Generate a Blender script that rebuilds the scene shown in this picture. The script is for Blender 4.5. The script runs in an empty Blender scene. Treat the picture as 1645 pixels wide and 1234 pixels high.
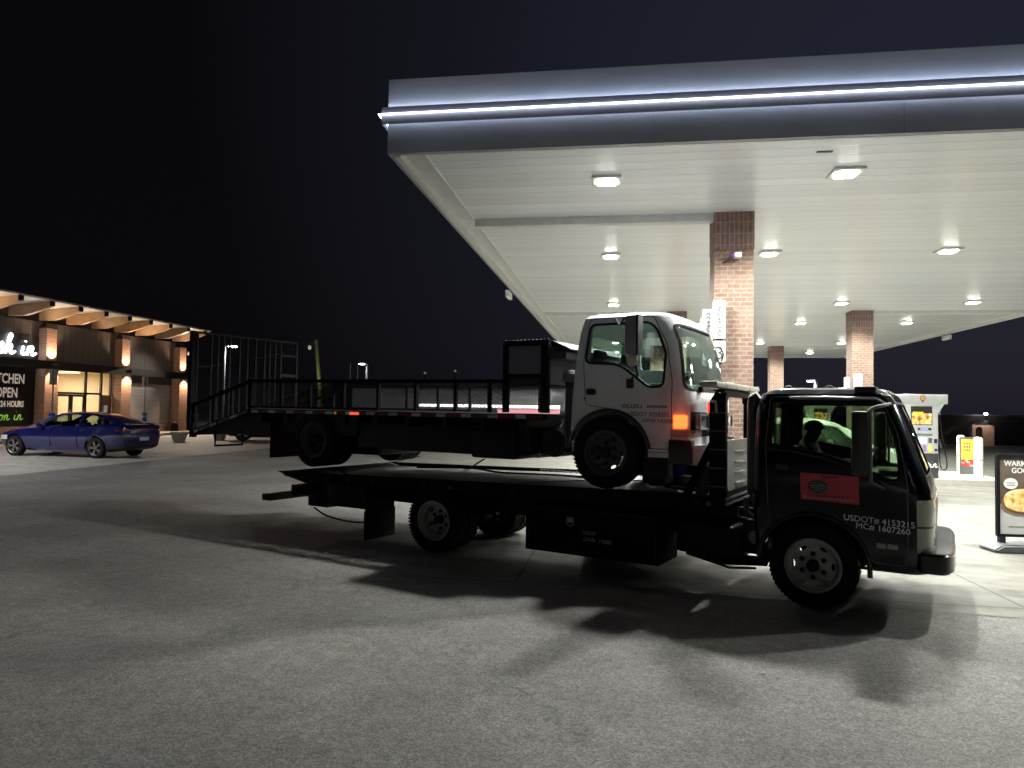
import bpy, bmesh, math, random
from mathutils import Vector, Matrix
random.seed(7)
R = math.radians
scene = bpy.context.scene
col = scene.collection

# ------------------------------------------------------------------ camera
cam_d = bpy.data.cameras.new('camera')
cam = bpy.data.objects.new('camera', cam_d)
col.objects.link(cam)
scene.camera = cam
cam_d.sensor_width = 36.0
cam_d.lens = 36.0 * 1140.0 / 1645.0
cam_d.clip_start = 0.05
cam_d.clip_end = 3000
YAW, PIT, ROL = R(8.63), R(2.09), math.asin(.0155)
fw = Vector((-math.sin(YAW) * math.cos(PIT), math.cos(YAW) * math.cos(PIT), math.sin(PIT)))
r0 = Vector((math.cos(YAW), math.sin(YAW), 0))
u0 = r0.cross(fw)
rt = r0 * math.cos(ROL) + u0 * math.sin(ROL)
up = u0 * math.cos(ROL) - r0 * math.sin(ROL)
cam.matrix_world = Matrix(((rt.x, up.x, -fw.x, 0), (rt.y, up.y, -fw.y, 0), (rt.z, up.z, -fw.z, 1.7), (0, 0, 0, 1)))

# ------------------------------------------------------------------ world: night sky with lens glare put into its colour
world = bpy.data.worlds.new('World')
scene.world = world
world.use_nodes = True
wn, wl = world.node_tree.nodes, world.node_tree.links
wn.clear()
wo = wn.new('ShaderNodeOutputWorld')
bg = wn.new('ShaderNodeBackground')
sky = wn.new('ShaderNodeTexSky')
sky.sky_type = 'NISHITA'
sky.sun_disc = False
sky.sun_elevation = R(-4)
sky.sun_rotation = R(60)
bg.inputs['Strength'].default_value = 0.02
wl.new(sky.outputs[0], bg.inputs['Color'])
# veiling glare as sky colour: direction dependent, brightest beyond the filling station
tc = wn.new('ShaderNodeTexCoord')
dot = wn.new('ShaderNodeVectorMath'); dot.operation = 'DOT_PRODUCT'
dot.inputs[1].default_value = (math.sin(R(22)) * .93, math.cos(R(22)) * .93, .36)
wl.new(tc.outputs['Generated'], dot.inputs[0])
rmp = wn.new('ShaderNodeValToRGB')
rmp.color_ramp.elements[0].position = 0.62; rmp.color_ramp.elements[0].color = (0.0016, 0.0014, 0.0021, 1)
rmp.color_ramp.elements[1].position = 1.0; rmp.color_ramp.elements[1].color = (0.0105, 0.0112, 0.0200, 1)
e = rmp.color_ramp.elements.new(0.84); e.color = (0.0052, 0.0052, 0.0085, 1)
wl.new(dot.outputs['Value'], rmp.inputs[0])
bg2 = wn.new('ShaderNodeBackground'); bg2.inputs['Strength'].default_value = .92
wl.new(rmp.outputs[0], bg2.inputs['Color'])
ads = wn.new('ShaderNodeAddShader')
wl.new(bg.outputs[0], ads.inputs[0]); wl.new(bg2.outputs[0], ads.inputs[1])
wl.new(ads.outputs[0], wo.inputs['Surface'])
scene.view_settings.view_transform = 'Standard'
scene.view_settings.look = 'None'
scene.view_settings.exposure = 0.5
scene.view_settings.gamma = 1.0
scene.view_settings.use_curve_mapping = False

CANOPY_W = 720.0       # watts of each canopy lamp
CANOPY_COL = (1.0, 1.0, 0.93)
WARM = (1.0, 0.66, 0.42)

def lamp(kind, name, loc, energy, color, size=.3, direction=(0, 0, -1), size_y=None, angle=None, blend=.4, spread=None):
    d = bpy.data.lights.new(name, kind)
    d.energy = energy
    d.color = color
    if kind == 'AREA':
        d.size = size
        if size_y: d.shape = 'RECTANGLE'; d.size_y = size_y
        if spread: d.spread = spread
    else:
        d.shadow_soft_size = size
    if kind == 'SPOT':
        d.spot_size = angle or R(70); d.spot_blend = blend
    o = bpy.data.objects.new(name, d)
    col.objects.link(o)
    o.location = loc
    o.rotation_euler = Vector(direction).to_track_quat('-Z', 'Y').to_euler()
    return o

# ------------------------------------------------------------------ materials
MATS = {}
def mat(name, color, rough=.6, metal=0.0, nscale=6.0, namt=.12, bump=0.0, bscale=60.0, emit=0.0, ecol=None, coat=0.0, spec=.5, trans=0.0):
    if name in MATS: return MATS[name]
    m = bpy.data.materials.new(name); m.use_nodes = True
    nt = m.node_tree; b = nt.nodes['Principled BSDF']
    b.inputs['Roughness'].default_value = rough
    b.inputs['Metallic'].default_value = metal
    b.inputs['Specular IOR Level'].default_value = spec
    b.inputs['Coat Weight'].default_value = coat
    b.inputs['Coat Roughness'].default_value = .05
    b.inputs['Transmission Weight'].default_value = trans
    tcn = nt.nodes.new('ShaderNodeTexCoord')
    nz = nt.nodes.new('ShaderNodeTexNoise'); nz.inputs['Scale'].default_value = nscale; nz.inputs['Detail'].default_value = 6
    nt.links.new(tcn.outputs['Object'], nz.inputs['Vector'])
    mx = nt.nodes.new('ShaderNodeMix'); mx.data_type = 'RGBA'
    c = list(color)
    mx.inputs[6].default_value = [max(0, v * (1 - namt * 1.6)) for v in c] + [1]
    mx.inputs[7].default_value = [min(1, v * (1 + namt * 1.6)) for v in c] + [1]
    nt.links.new(nz.outputs['Fac'], mx.inputs[0])
    nt.links.new(mx.outputs[2], b.inputs['Base Color'])
    if rough < .95:
        mr = nt.nodes.new('ShaderNodeMapRange')
        mr.inputs['To Min'].default_value = max(0.02, rough - .12); mr.inputs['To Max'].default_value = min(1, rough + .12)
        nt.links.new(nz.outputs['Fac'], mr.inputs['Value']); nt.links.new(mr.outputs[0], b.inputs['Roughness'])
    if bump:
        n2 = nt.nodes.new('ShaderNodeTexNoise'); n2.inputs['Scale'].default_value = bscale; n2.inputs['Detail'].default_value = 5
        nt.links.new(tcn.outputs['Object'], n2.inputs['Vector'])
        bp = nt.nodes.new('ShaderNodeBump'); bp.inputs['Strength'].default_value = bump; bp.inputs['Distance'].default_value = .01
        nt.links.new(n2.outputs['Fac'], bp.inputs['Height']); nt.links.new(bp.outputs[0], b.inputs['Normal'])
    if emit:
        b.inputs['Emission Color'].default_value = list(ecol or color) + [1]
        b.inputs['Emission Strength'].default_value = emit
    MATS[name] = m
    return m

def glass(name, tint=(.75, .85, .8), alpha=.25, rough=.03):
    """thin window glass: mostly transparent with a sharp reflection"""
    if name in MATS: return MATS[name]
    m = bpy.data.materials.new(name); m.use_nodes = True
    nt = m.node_tree; nt.nodes.clear()
    out = nt.nodes.new('ShaderNodeOutputMaterial')
    tr = nt.nodes.new('ShaderNodeBsdfTransparent'); tr.inputs[0].default_value = (*tint, 1)
    gl = nt.nodes.new('ShaderNodeBsdfGlossy'); gl.inputs['Roughness'].default_value = rough; gl.inputs[0].default_value = (.9, .95, .95, 1)
    lw = nt.nodes.new('ShaderNodeLayerWeight'); lw.inputs['Blend'].default_value = .5
    pw = nt.nodes.new('ShaderNodeMath'); pw.operation = 'POWER'; pw.inputs[1].default_value = 5; nt.links.new(lw.outputs['Facing'], pw.inputs[0])
    fr = nt.nodes.new('ShaderNodeMath'); fr.operation = 'MULTIPLY_ADD'; fr.inputs[1].default_value = .85; fr.inputs[2].default_value = .035; nt.links.new(pw.outputs[0], fr.inputs[0])
    nz = nt.nodes.new('ShaderNodeTexNoise'); nz.inputs['Scale'].default_value = 2.5
    tcn = nt.nodes.new('ShaderNodeTexCoord'); nt.links.new(tcn.outputs['Object'], nz.inputs['Vector'])
    ad = nt.nodes.new('ShaderNodeMath'); ad.operation = 'MULTIPLY_ADD'; ad.inputs[1].default_value = alpha; nt.links.new(nz.outputs['Fac'], ad.inputs[0])
    nt.links.new(fr.outputs[0], ad.inputs[2])
    mx = nt.nodes.new('ShaderNodeMixShader')
    nt.links.new(ad.outputs[0], mx.inputs[0]); nt.links.new(tr.outputs[0], mx.inputs[1]); nt.links.new(gl.outputs[0], mx.inputs[2])
    nt.links.new(mx.outputs[0], out.inputs['Surface'])
    MATS[name] = m
    return m

def nodes_of(name):
    m = bpy.data.materials.new(name); m.use_nodes = True
    MATS[name] = m
    return m, m.node_tree, m.node_tree.nodes['Principled BSDF']

def asphalt_mat():
    m, nt, b = nodes_of('asphalt')
    L = nt.links.new
    tcn = nt.nodes.new('ShaderNodeTexCoord')
    def noise(s, d=6, r=.6):
        n = nt.nodes.new('ShaderNodeTexNoise'); n.inputs['Scale'].default_value = s; n.inputs['Detail'].default_value = d; n.inputs['Roughness'].default_value = r
        L(tcn.outputs['Object'], n.inputs['Vector']); return n
    fine, mid, big = noise(85, 5, .9), noise(9, 5), noise(.5, 4)
    vor = nt.nodes.new('ShaderNodeTexVoronoi'); vor.inputs['Scale'].default_value = 150; L(tcn.outputs['Object'], vor.inputs['Vector'])
    r1 = nt.nodes.new('ShaderNodeValToRGB'); r1.color_ramp.elements[0].position = .3; r1.color_ramp.elements[0].color = (.045, .0445, .044, 1)
    r1.color_ramp.elements[1].position = .74; r1.color_ramp.elements[1].color = (.34, .336, .328, 1)
    L(fine.outputs['Fac'], r1.inputs[0])
    r2 = nt.nodes.new('ShaderNodeValToRGB'); r2.color_ramp.elements[0].position = .33; r2.color_ramp.elements[0].color = (.74, .74, .75, 1)
    r2.color_ramp.elements[1].position = .7; r2.color_ramp.elements[1].color = (1.22, 1.21, 1.18, 1)
    L(big.outputs['Fac'], r2.inputs[0])
    mu = nt.nodes.new('ShaderNodeMix'); mu.data_type = 'RGBA'; mu.blend_type = 'MULTIPLY'; mu.inputs[0].default_value = 1
    L(r1.outputs[0], mu.inputs[6]); L(r2.outputs[0], mu.inputs[7])
    r3 = nt.nodes.new('ShaderNodeValToRGB'); r3.color_ramp.elements[0].position = .35; r3.color_ramp.elements[0].color = (.85, .85, .85, 1)
    r3.color_ramp.elements[1].position = .68; r3.color_ramp.elements[1].color = (1.12, 1.12, 1.12, 1)
    L(mid.outputs['Fac'], r3.inputs[0])
    mu2 = nt.nodes.new('ShaderNodeMix'); mu2.data_type = 'RGBA'; mu2.blend_type = 'MULTIPLY'; mu2.inputs[0].default_value = 1
    L(mu.outputs[2], mu2.inputs[6]); L(r3.outputs[0], mu2.inputs[7])
    # oil drips
    vo = nt.nodes.new('ShaderNodeTexVoronoi'); vo.inputs['Scale'].default_value = .75; vo.inputs['Randomness'].default_value = 1
    wz = nt.nodes.new('ShaderNodeTexNoise'); wz.inputs['Scale'].default_value = 5; wz.inputs['Detail'].default_value = 4; L(tcn.outputs['Object'], wz.inputs['Vector'])
    va = nt.nodes.new('ShaderNodeVectorMath'); va.operation = 'MULTIPLY_ADD'; va.inputs[1].default_value = (.25, .25, 0); L(wz.outputs['Color'], va.inputs[0]); L(tcn.outputs['Object'], va.inputs[2]); L(va.outputs[0], vo.inputs['Vector'])
    ro = nt.nodes.new('ShaderNodeValToRGB'); ro.color_ramp.elements[0].position = .03; ro.color_ramp.elements[0].color = (.50, .50, .50, 1); ro.color_ramp.elements[1].position = .13; ro.color_ramp.elements[1].color = (1, 1, 1, 1); L(vo.outputs['Distance'], ro.inputs[0])
    m3 = nt.nodes.new('ShaderNodeMix'); m3.data_type = 'RGBA'; m3.blend_type = 'MULTIPLY'; m3.inputs[0].default_value = .8; L(mu2.outputs[2], m3.inputs[6]); L(ro.outputs[0], m3.inputs[7])
    # hairline cracks
    vc = nt.nodes.new('ShaderNodeTexVoronoi'); vc.feature = 'DISTANCE_TO_EDGE'; vc.inputs['Scale'].default_value = .22
    v2 = nt.nodes.new('ShaderNodeVectorMath'); v2.operation = 'MULTIPLY_ADD'; v2.inputs[1].default_value = (.55, .55, 0); L(wz.outputs['Color'], v2.inputs[0]); L(tcn.outputs['Object'], v2.inputs[2]); L(v2.outputs[0], vc.inputs['Vector'])
    rc = nt.nodes.new('ShaderNodeValToRGB'); rc.color_ramp.elements[0].position = .0; rc.color_ramp.elements[0].color = (.45, .45, .45, 1); rc.color_ramp.elements[1].position = .0028; rc.color_ramp.elements[1].color = (1, 1, 1, 1); L(vc.outputs['Distance'], rc.inputs[0])
    m4 = nt.nodes.new('ShaderNodeMix'); m4.data_type = 'RGBA'; m4.blend_type = 'MULTIPLY'; m4.inputs[0].default_value = .55; L(m3.outputs[2], m4.inputs[6]); L(rc.outputs[0], m4.inputs[7])
    # pale stone chips
    vs_ = nt.nodes.new('ShaderNodeTexVoronoi'); vs_.inputs['Scale'].default_value = 75; L(tcn.outputs['Object'], vs_.inputs['Vector'])
    sc = nt.nodes.new('ShaderNodeSeparateXYZ'); L(vs_.outputs['Color'], sc.inputs[0])
    rs = nt.nodes.new('ShaderNodeValToRGB'); rs.color_ramp.elements[0].position = .1; rs.color_ramp.elements[0].color = (.68, .68, .68, 1); rs.color_ramp.elements[1].position = .9; rs.color_ramp.elements[1].color = (1.42, 1.4, 1.36, 1); L(sc.outputs[0], rs.inputs[0])
    m5 = nt.nodes.new('ShaderNodeMix'); m5.data_type = 'RGBA'; m5.blend_type = 'MULTIPLY'; m5.inputs[0].default_value = .75; L(m4.outputs[2], m5.inputs[6]); L(rs.outputs[0], m5.inputs[7])
    L(m5.outputs[2], b.inputs['Base Color'])
    b.inputs['Roughness'].default_value = .82
    b.inputs['Specular IOR Level'].default_value = .35
    bp = nt.nodes.new('ShaderNodeBump'); bp.inputs['Strength'].default_value = .45; bp.inputs['Distance'].default_value = .003
    L(vor.outputs['Distance'], bp.inputs['Height']); L(bp.outputs[0], b.inputs['Normal'])
    return m

def concrete_mat(name, c0, c1, joint=4.5, off=(0, 0)):
    m, nt, b = nodes_of(name)
    L = nt.links.new
    tcn = nt.nodes.new('ShaderNodeTexCoord')
    def noise(s, d=6, r=.6, sc=None):
        n = nt.nodes.new('ShaderNodeTexNoise'); n.inputs['Scale'].default_value = s; n.inputs['Detail'].default_value = d; n.inputs['Roughness'].default_value = r
        if sc:
            mp = nt.nodes.new('ShaderNodeMapping'); mp.inputs['Scale'].default_value = sc; mp.inputs['Rotation'].default_value = (0, 0, .25); L(tcn.outputs['Object'], mp.inputs[0]); L(mp.outputs[0], n.inputs['Vector'])
        else: L(tcn.outputs['Object'], n.inputs['Vector'])
        return n
    big, fine = noise(.9, 8, .68, (1, 3.2, 1)), noise(60, 3)
    stain = noise(2.2, 8, .7)
    r1 = nt.nodes.new('ShaderNodeValToRGB'); r1.color_ramp.elements[0].position = .3; r1.color_ramp.elements[0].color = (*c0, 1)
    r1.color_ramp.elements[1].position = .66; r1.color_ramp.elements[1].color = (*c1, 1)
    L(big.outputs['Fac'], r1.inputs[0])
    r2 = nt.nodes.new('ShaderNodeValToRGB'); r2.color_ramp.elements[0].position = .32; r2.color_ramp.elements[0].color = (.48, .46, .43, 1)
    r2.color_ramp.elements[1].position = .52; r2.color_ramp.elements[1].color = (1, 1, 1, 1)
    L(stain.outputs['Fac'], r2.inputs[0])
    mu = nt.nodes.new('ShaderNodeMix'); mu.data_type = 'RGBA'; mu.blend_type = 'MULTIPLY'; mu.inputs[0].default_value = .8
    L(r1.outputs[0], mu.inputs[6]); L(r2.outputs[0], mu.inputs[7])
    # saw-cut joints
    mp = nt.nodes.new('ShaderNodeMapping'); mp.inputs['Location'].default_value = (off[0], off[1], 0); L(tcn.outputs['Object'], mp.inputs[0])
    br = nt.nodes.new('ShaderNodeTexBrick'); br.offset = 0; br.inputs['Scale'].default_value = 1; br.inputs['Brick Width'].default_value = joint; br.inputs['Row Height'].default_value = joint
    br.inputs['Mortar Size'].default_value = .012; br.inputs['Color1'].default_value = (1, 1, 1, 1); br.inputs['Color2'].default_value = (.93, .93, .93, 1); br.inputs['Mortar'].default_value = (.35, .34, .33, 1)
    L(mp.outputs[0], br.inputs['Vector'])
    mu2 = nt.nodes.new('ShaderNodeMix'); mu2.data_type = 'RGBA'; mu2.blend_type = 'MULTIPLY'; mu2.inputs[0].default_value = 1
    L(mu.outputs[2], mu2.inputs[6]); L(br.outputs[0], mu2.inputs[7])
    L(mu2.outputs[2], b.inputs['Base Color'])
    b.inputs['Roughness'].default_value = .75
    bp = nt.nodes.new('ShaderNodeBump'); bp.inputs['Strength'].default_value = .4; bp.inputs['Distance'].default_value = .004
    L(fine.outputs['Fac'], bp.inputs['Height']); L(bp.outputs[0], b.inputs['Normal'])
    return m

def brick_mat(name, c1, c2, mortar, w=.215, h=.077, soldier=False, joint=.011):
    m, nt, b = nodes_of(name)
    L = nt.links.new
    uv = nt.nodes.new('ShaderNodeUVMap'); uv.uv_map = 'UVMap'
    mp = nt.nodes.new('ShaderNodeMapping'); L(uv.outputs[0], mp.inputs[0])
    if soldier: mp.inputs['Rotation'].default_value = (0, 0, math.pi / 2)
    br = nt.nodes.new('ShaderNodeTexBrick'); br.inputs['Scale'].default_value = 1
    br.inputs['Brick Width'].default_value = w; br.inputs['Row Height'].default_value = h; br.inputs['Mortar Size'].default_value = joint
    br.inputs['Mortar Smooth'].default_value = .15
    if soldier: br.offset = 0
    br.inputs['Color1'].default_value = (*c1, 1); br.inputs['Color2'].default_value = (*c2, 1); br.inputs['Mortar'].default_value = (*mortar, 1)
    br.inputs['Bias'].default_value = 0
    L(mp.outputs[0], br.inputs['Vector'])
    nz = nt.nodes.new('ShaderNodeTexNoise'); nz.inputs['Scale'].default_value = 14; nz.inputs['Detail'].default_value = 6; L(uv.outputs[0], nz.inputs['Vector'])
    rr = nt.nodes.new('ShaderNodeValToRGB'); rr.color_ramp.elements[0].position = .3; rr.color_ramp.elements[0].color = (.72, .72, .74, 1); rr.color_ramp.elements[1].position = .7; rr.color_ramp.elements[1].color = (1.15, 1.12, 1.1, 1)
    L(nz.outputs['Fac'], rr.inputs[0])
    mu = nt.nodes.new('ShaderNodeMix'); mu.data_type = 'RGBA'; mu.blend_type = 'MULTIPLY'; mu.inputs[0].default_value = 1
    L(br.outputs[0], mu.inputs[6]); L(rr.outputs[0], mu.inputs[7]); L(mu.outputs[2], b.inputs['Base Color'])
    b.inputs['Roughness'].default_value = .85
    iv = nt.nodes.new('ShaderNodeMath'); iv.operation = 'SUBTRACT'; iv.inputs[0].default_value = 1; L(br.outputs['Fac'], iv.inputs[1])
    bp = nt.nodes.new('ShaderNodeBump'); bp.inputs['Strength'].default_value = .8; bp.inputs['Distance'].default_value = .008
    L(iv.outputs[0], bp.inputs['Height']); L(bp.outputs[0], b.inputs['Normal'])
    return m

def ribbed_mat(name, color, axis=1, pitch=.3, rough=.3, depth=.01, metal=0, groove=.75, width=.06):
    """sheet metal panels with a narrow groove every pitch metres along an axis"""
    m, nt, b = nodes_of(name)
    L = nt.links.new
    tcn = nt.nodes.new('ShaderNodeTexCoord')
    sp = nt.nodes.new('ShaderNodeSeparateXYZ'); L(tcn.outputs['Object'], sp.inputs[0])
    dv = nt.nodes.new('ShaderNodeMath'); dv.operation = 'DIVIDE'; dv.inputs[1].default_value = pitch; L(sp.outputs[axis], dv.inputs[0])
    fr = nt.nodes.new('ShaderNodeMath'); fr.operation = 'FRACT'; L(dv.outputs[0], fr.inputs[0])
    r = nt.nodes.new('ShaderNodeValToRGB'); r.color_ramp.elements[0].position = 0; r.color_ramp.elements[0].color = (0, 0, 0, 1)
    r.color_ramp.elements[1].position = width; r.color_ramp.elements[1].color = (1, 1, 1, 1)
    e2 = r.color_ramp.elements.new(1 - width); e2.color = (.85, .85, .85, 1)
    e3 = r.color_ramp.elements.new(1.0); e3.color = (0, 0, 0, 1)
    L(fr.outputs[0], r.inputs[0])
    mx = nt.nodes.new('ShaderNodeMix'); mx.data_type = 'RGBA'; mx.inputs[6].default_value = [c * groove for c in color] + [1]; mx.inputs[7].default_value = [*color, 1]
    L(r.outputs[0], mx.inputs[0])
    fl = nt.nodes.new('ShaderNodeMath'); fl.operation = 'FLOOR'; L(dv.outputs[0], fl.inputs[0])
    wnz = nt.nodes.new('ShaderNodeTexWhiteNoise'); wnz.noise_dimensions = '1D'; L(fl.outputs[0], wnz.inputs['W'])
    mr = nt.nodes.new('ShaderNodeMapRange'); mr.inputs['To Min'].default_value = .93; mr.inputs['To Max'].default_value = 1.03; L(wnz.outputs['Value'], mr.inputs['Value'])
    mu = nt.nodes.new('ShaderNodeMix'); mu.data_type = 'RGBA'; mu.blend_type = 'MULTIPLY'; mu.inputs[0].default_value = 1
    L(mx.outputs[2], mu.inputs[6]); L(mr.outputs[0], mu.inputs[7]); L(mu.outputs[2], b.inputs['Base Color'])
    b.inputs['Roughness'].default_value = rough; b.inputs['Metallic'].default_value = metal
    nz = nt.nodes.new('ShaderNodeTexNoise'); nz.inputs['Scale'].default_value = 1.7; nz.inputs['Detail'].default_value = 2; L(tcn.outputs['Object'], nz.inputs['Vector'])
    sm = nt.nodes.new('ShaderNodeMath'); sm.operation = 'MULTIPLY_ADD'; sm.inputs[1].default_value = .6; L(nz.outputs['Fac'], sm.inputs[0]); L(r.outputs[0], sm.inputs[2])
    bp = nt.nodes.new('ShaderNodeBump'); bp.inputs['Strength'].default_value = .6; bp.inputs['Distance'].default_value = depth
    L(sm.outputs[0], bp.inputs['Height']); L(bp.outputs[0], b.inputs['Normal'])
    return m

M_asphalt = asphalt_mat()
M_conc = concrete_mat('forecourt_concrete', (.098, .096, .082), (.195, .192, .168), 4.6, (1.0, 2.2))
M_apron = concrete_mat('apron_concrete', (.34, .31, .27), (.46, .43, .38), 4.0)
M_brick = brick_mat('red_brick', (.155, .082, .055), (.21, .135, .10), (.22, .195, .16))
M_soldier = brick_mat('soldier_brick', (.17, .085, .07), (.22, .12, .10), (.26, .225, .20), .2, .077, True)
M_sbrick = brick_mat('store_brick', (.40, .21, .145), (.50, .30, .22), (.50, .43, .36), .215, .077)
M_white = mat('white_paint', (.78, .78, .76), .45)
M_white_gloss = mat('white_gloss', (.72, .73, .73), .3, coat=.4, namt=.05, nscale=2)
M_soffit = ribbed_mat('soffit_panels', (.86, .89, .90), 1, .31, .27, .006, 0, .8, .05)
M_gutter = mat('soffit_trim', (.66, .66, .64), .45)
M_fascia = mat('fascia_metal', (.29, .295, .305), .5, 0, 1.2, .10)
M_dark = mat('black_steel', (.009, .009, .011), .55, namt=.3, spec=.3)
M_frame = mat('black_frame_paint', (.011, .011, .013), .9, namt=.25, spec=.04)
M_rubber = mat('rubber', (.010, .010, .011), .85, spec=.25, bump=.3, bscale=120)
M_cabblack = mat('black_cab_paint', (.004, .005, .010), .20, coat=.25, namt=.3, nscale=2, spec=.3)
M_cabwhite = mat('white_cab_paint', (.74, .75, .77), .3, coat=.5, namt=.13, nscale=3.2)
M_grey = mat('grey_plastic', (.12, .12, .125), .55)
M_seat = mat('seat_fabric', (.05, .05, .055), .9, bump=.4)
M_interior = mat('cab_interior', (.14, .14, .135), .7)
M_alu = mat('brushed_aluminium', (.52, .52, .50), .38, .6, 3, .15)
M_chrome = mat('chrome', (.7, .7, .72), .12, 1.0)
M_rim = mat('silver_rim', (.44, .435, .41), .55, 0, 9, .2, .1)
M_rimdark = mat('dirty_rim', (.07, .07, .075), .6, .3, 9, .35, .1)
M_deck = mat('worn_steel_deck', (.17, .168, .155), .5, .35, 2.2, .5, .3, 30)
M_red = mat('red_reflective', (.13, .008, .014), .35)
M_silver = mat('silver_reflective', (.5, .49, .48), .35)
M_redlens = mat('red_lens', (.4, .01, .01), .2, emit=2.5, ecol=(1, .03, .02))
M_letter_w = mat('white_lettering', (.85, .86, .88), .5, namt=.05)
M_letter_g = mat('faded_lettering', (.42, .42, .44), .6, namt=.1)
M_letter_k = mat('dark_lettering', (.055, .055, .065), .6, namt=.1)
M_glass = glass('window_glass', (.8, .88, .84), .10)
M_glassd = glass('tinted_window_glass', (.62, .70, .60), .02)
M_glassw = glass('shop_glass', (.9, .9, .88), .02)
M_mesh = mat('expanded_metal', (.16, .16, .18), .45, .2)
M_galv = mat('galvanised_steel', (.22, .22, .23), .45, .6)
M_wood = mat('glulam_timber', (.46, .30, .17), .6, 0, 3, .25, .1, 20)
M_bronze = mat('dark_bronze', (.03, .025, .024), .45)
M_conc_post = mat('cast_concrete', (.42, .40, .36), .8, bump=.3)
M_plastic_k = mat('black_plastic', (.02, .02, .022), .35)

# ------------------------------------------------------------------ mesh builder
def FR(o, right=(1, 0, 0), upv=(0, 0, 1)):
    r_ = Vector(right).normalized(); u_ = Vector(upv).normalized(); n_ = r_.cross(u_)
    return Matrix(((r_.x, u_.x, n_.x, o[0]), (r_.y, u_.y, n_.y, o[1]), (r_.z, u_.z, n_.z, o[2]), (0, 0, 0, 1)))

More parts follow.
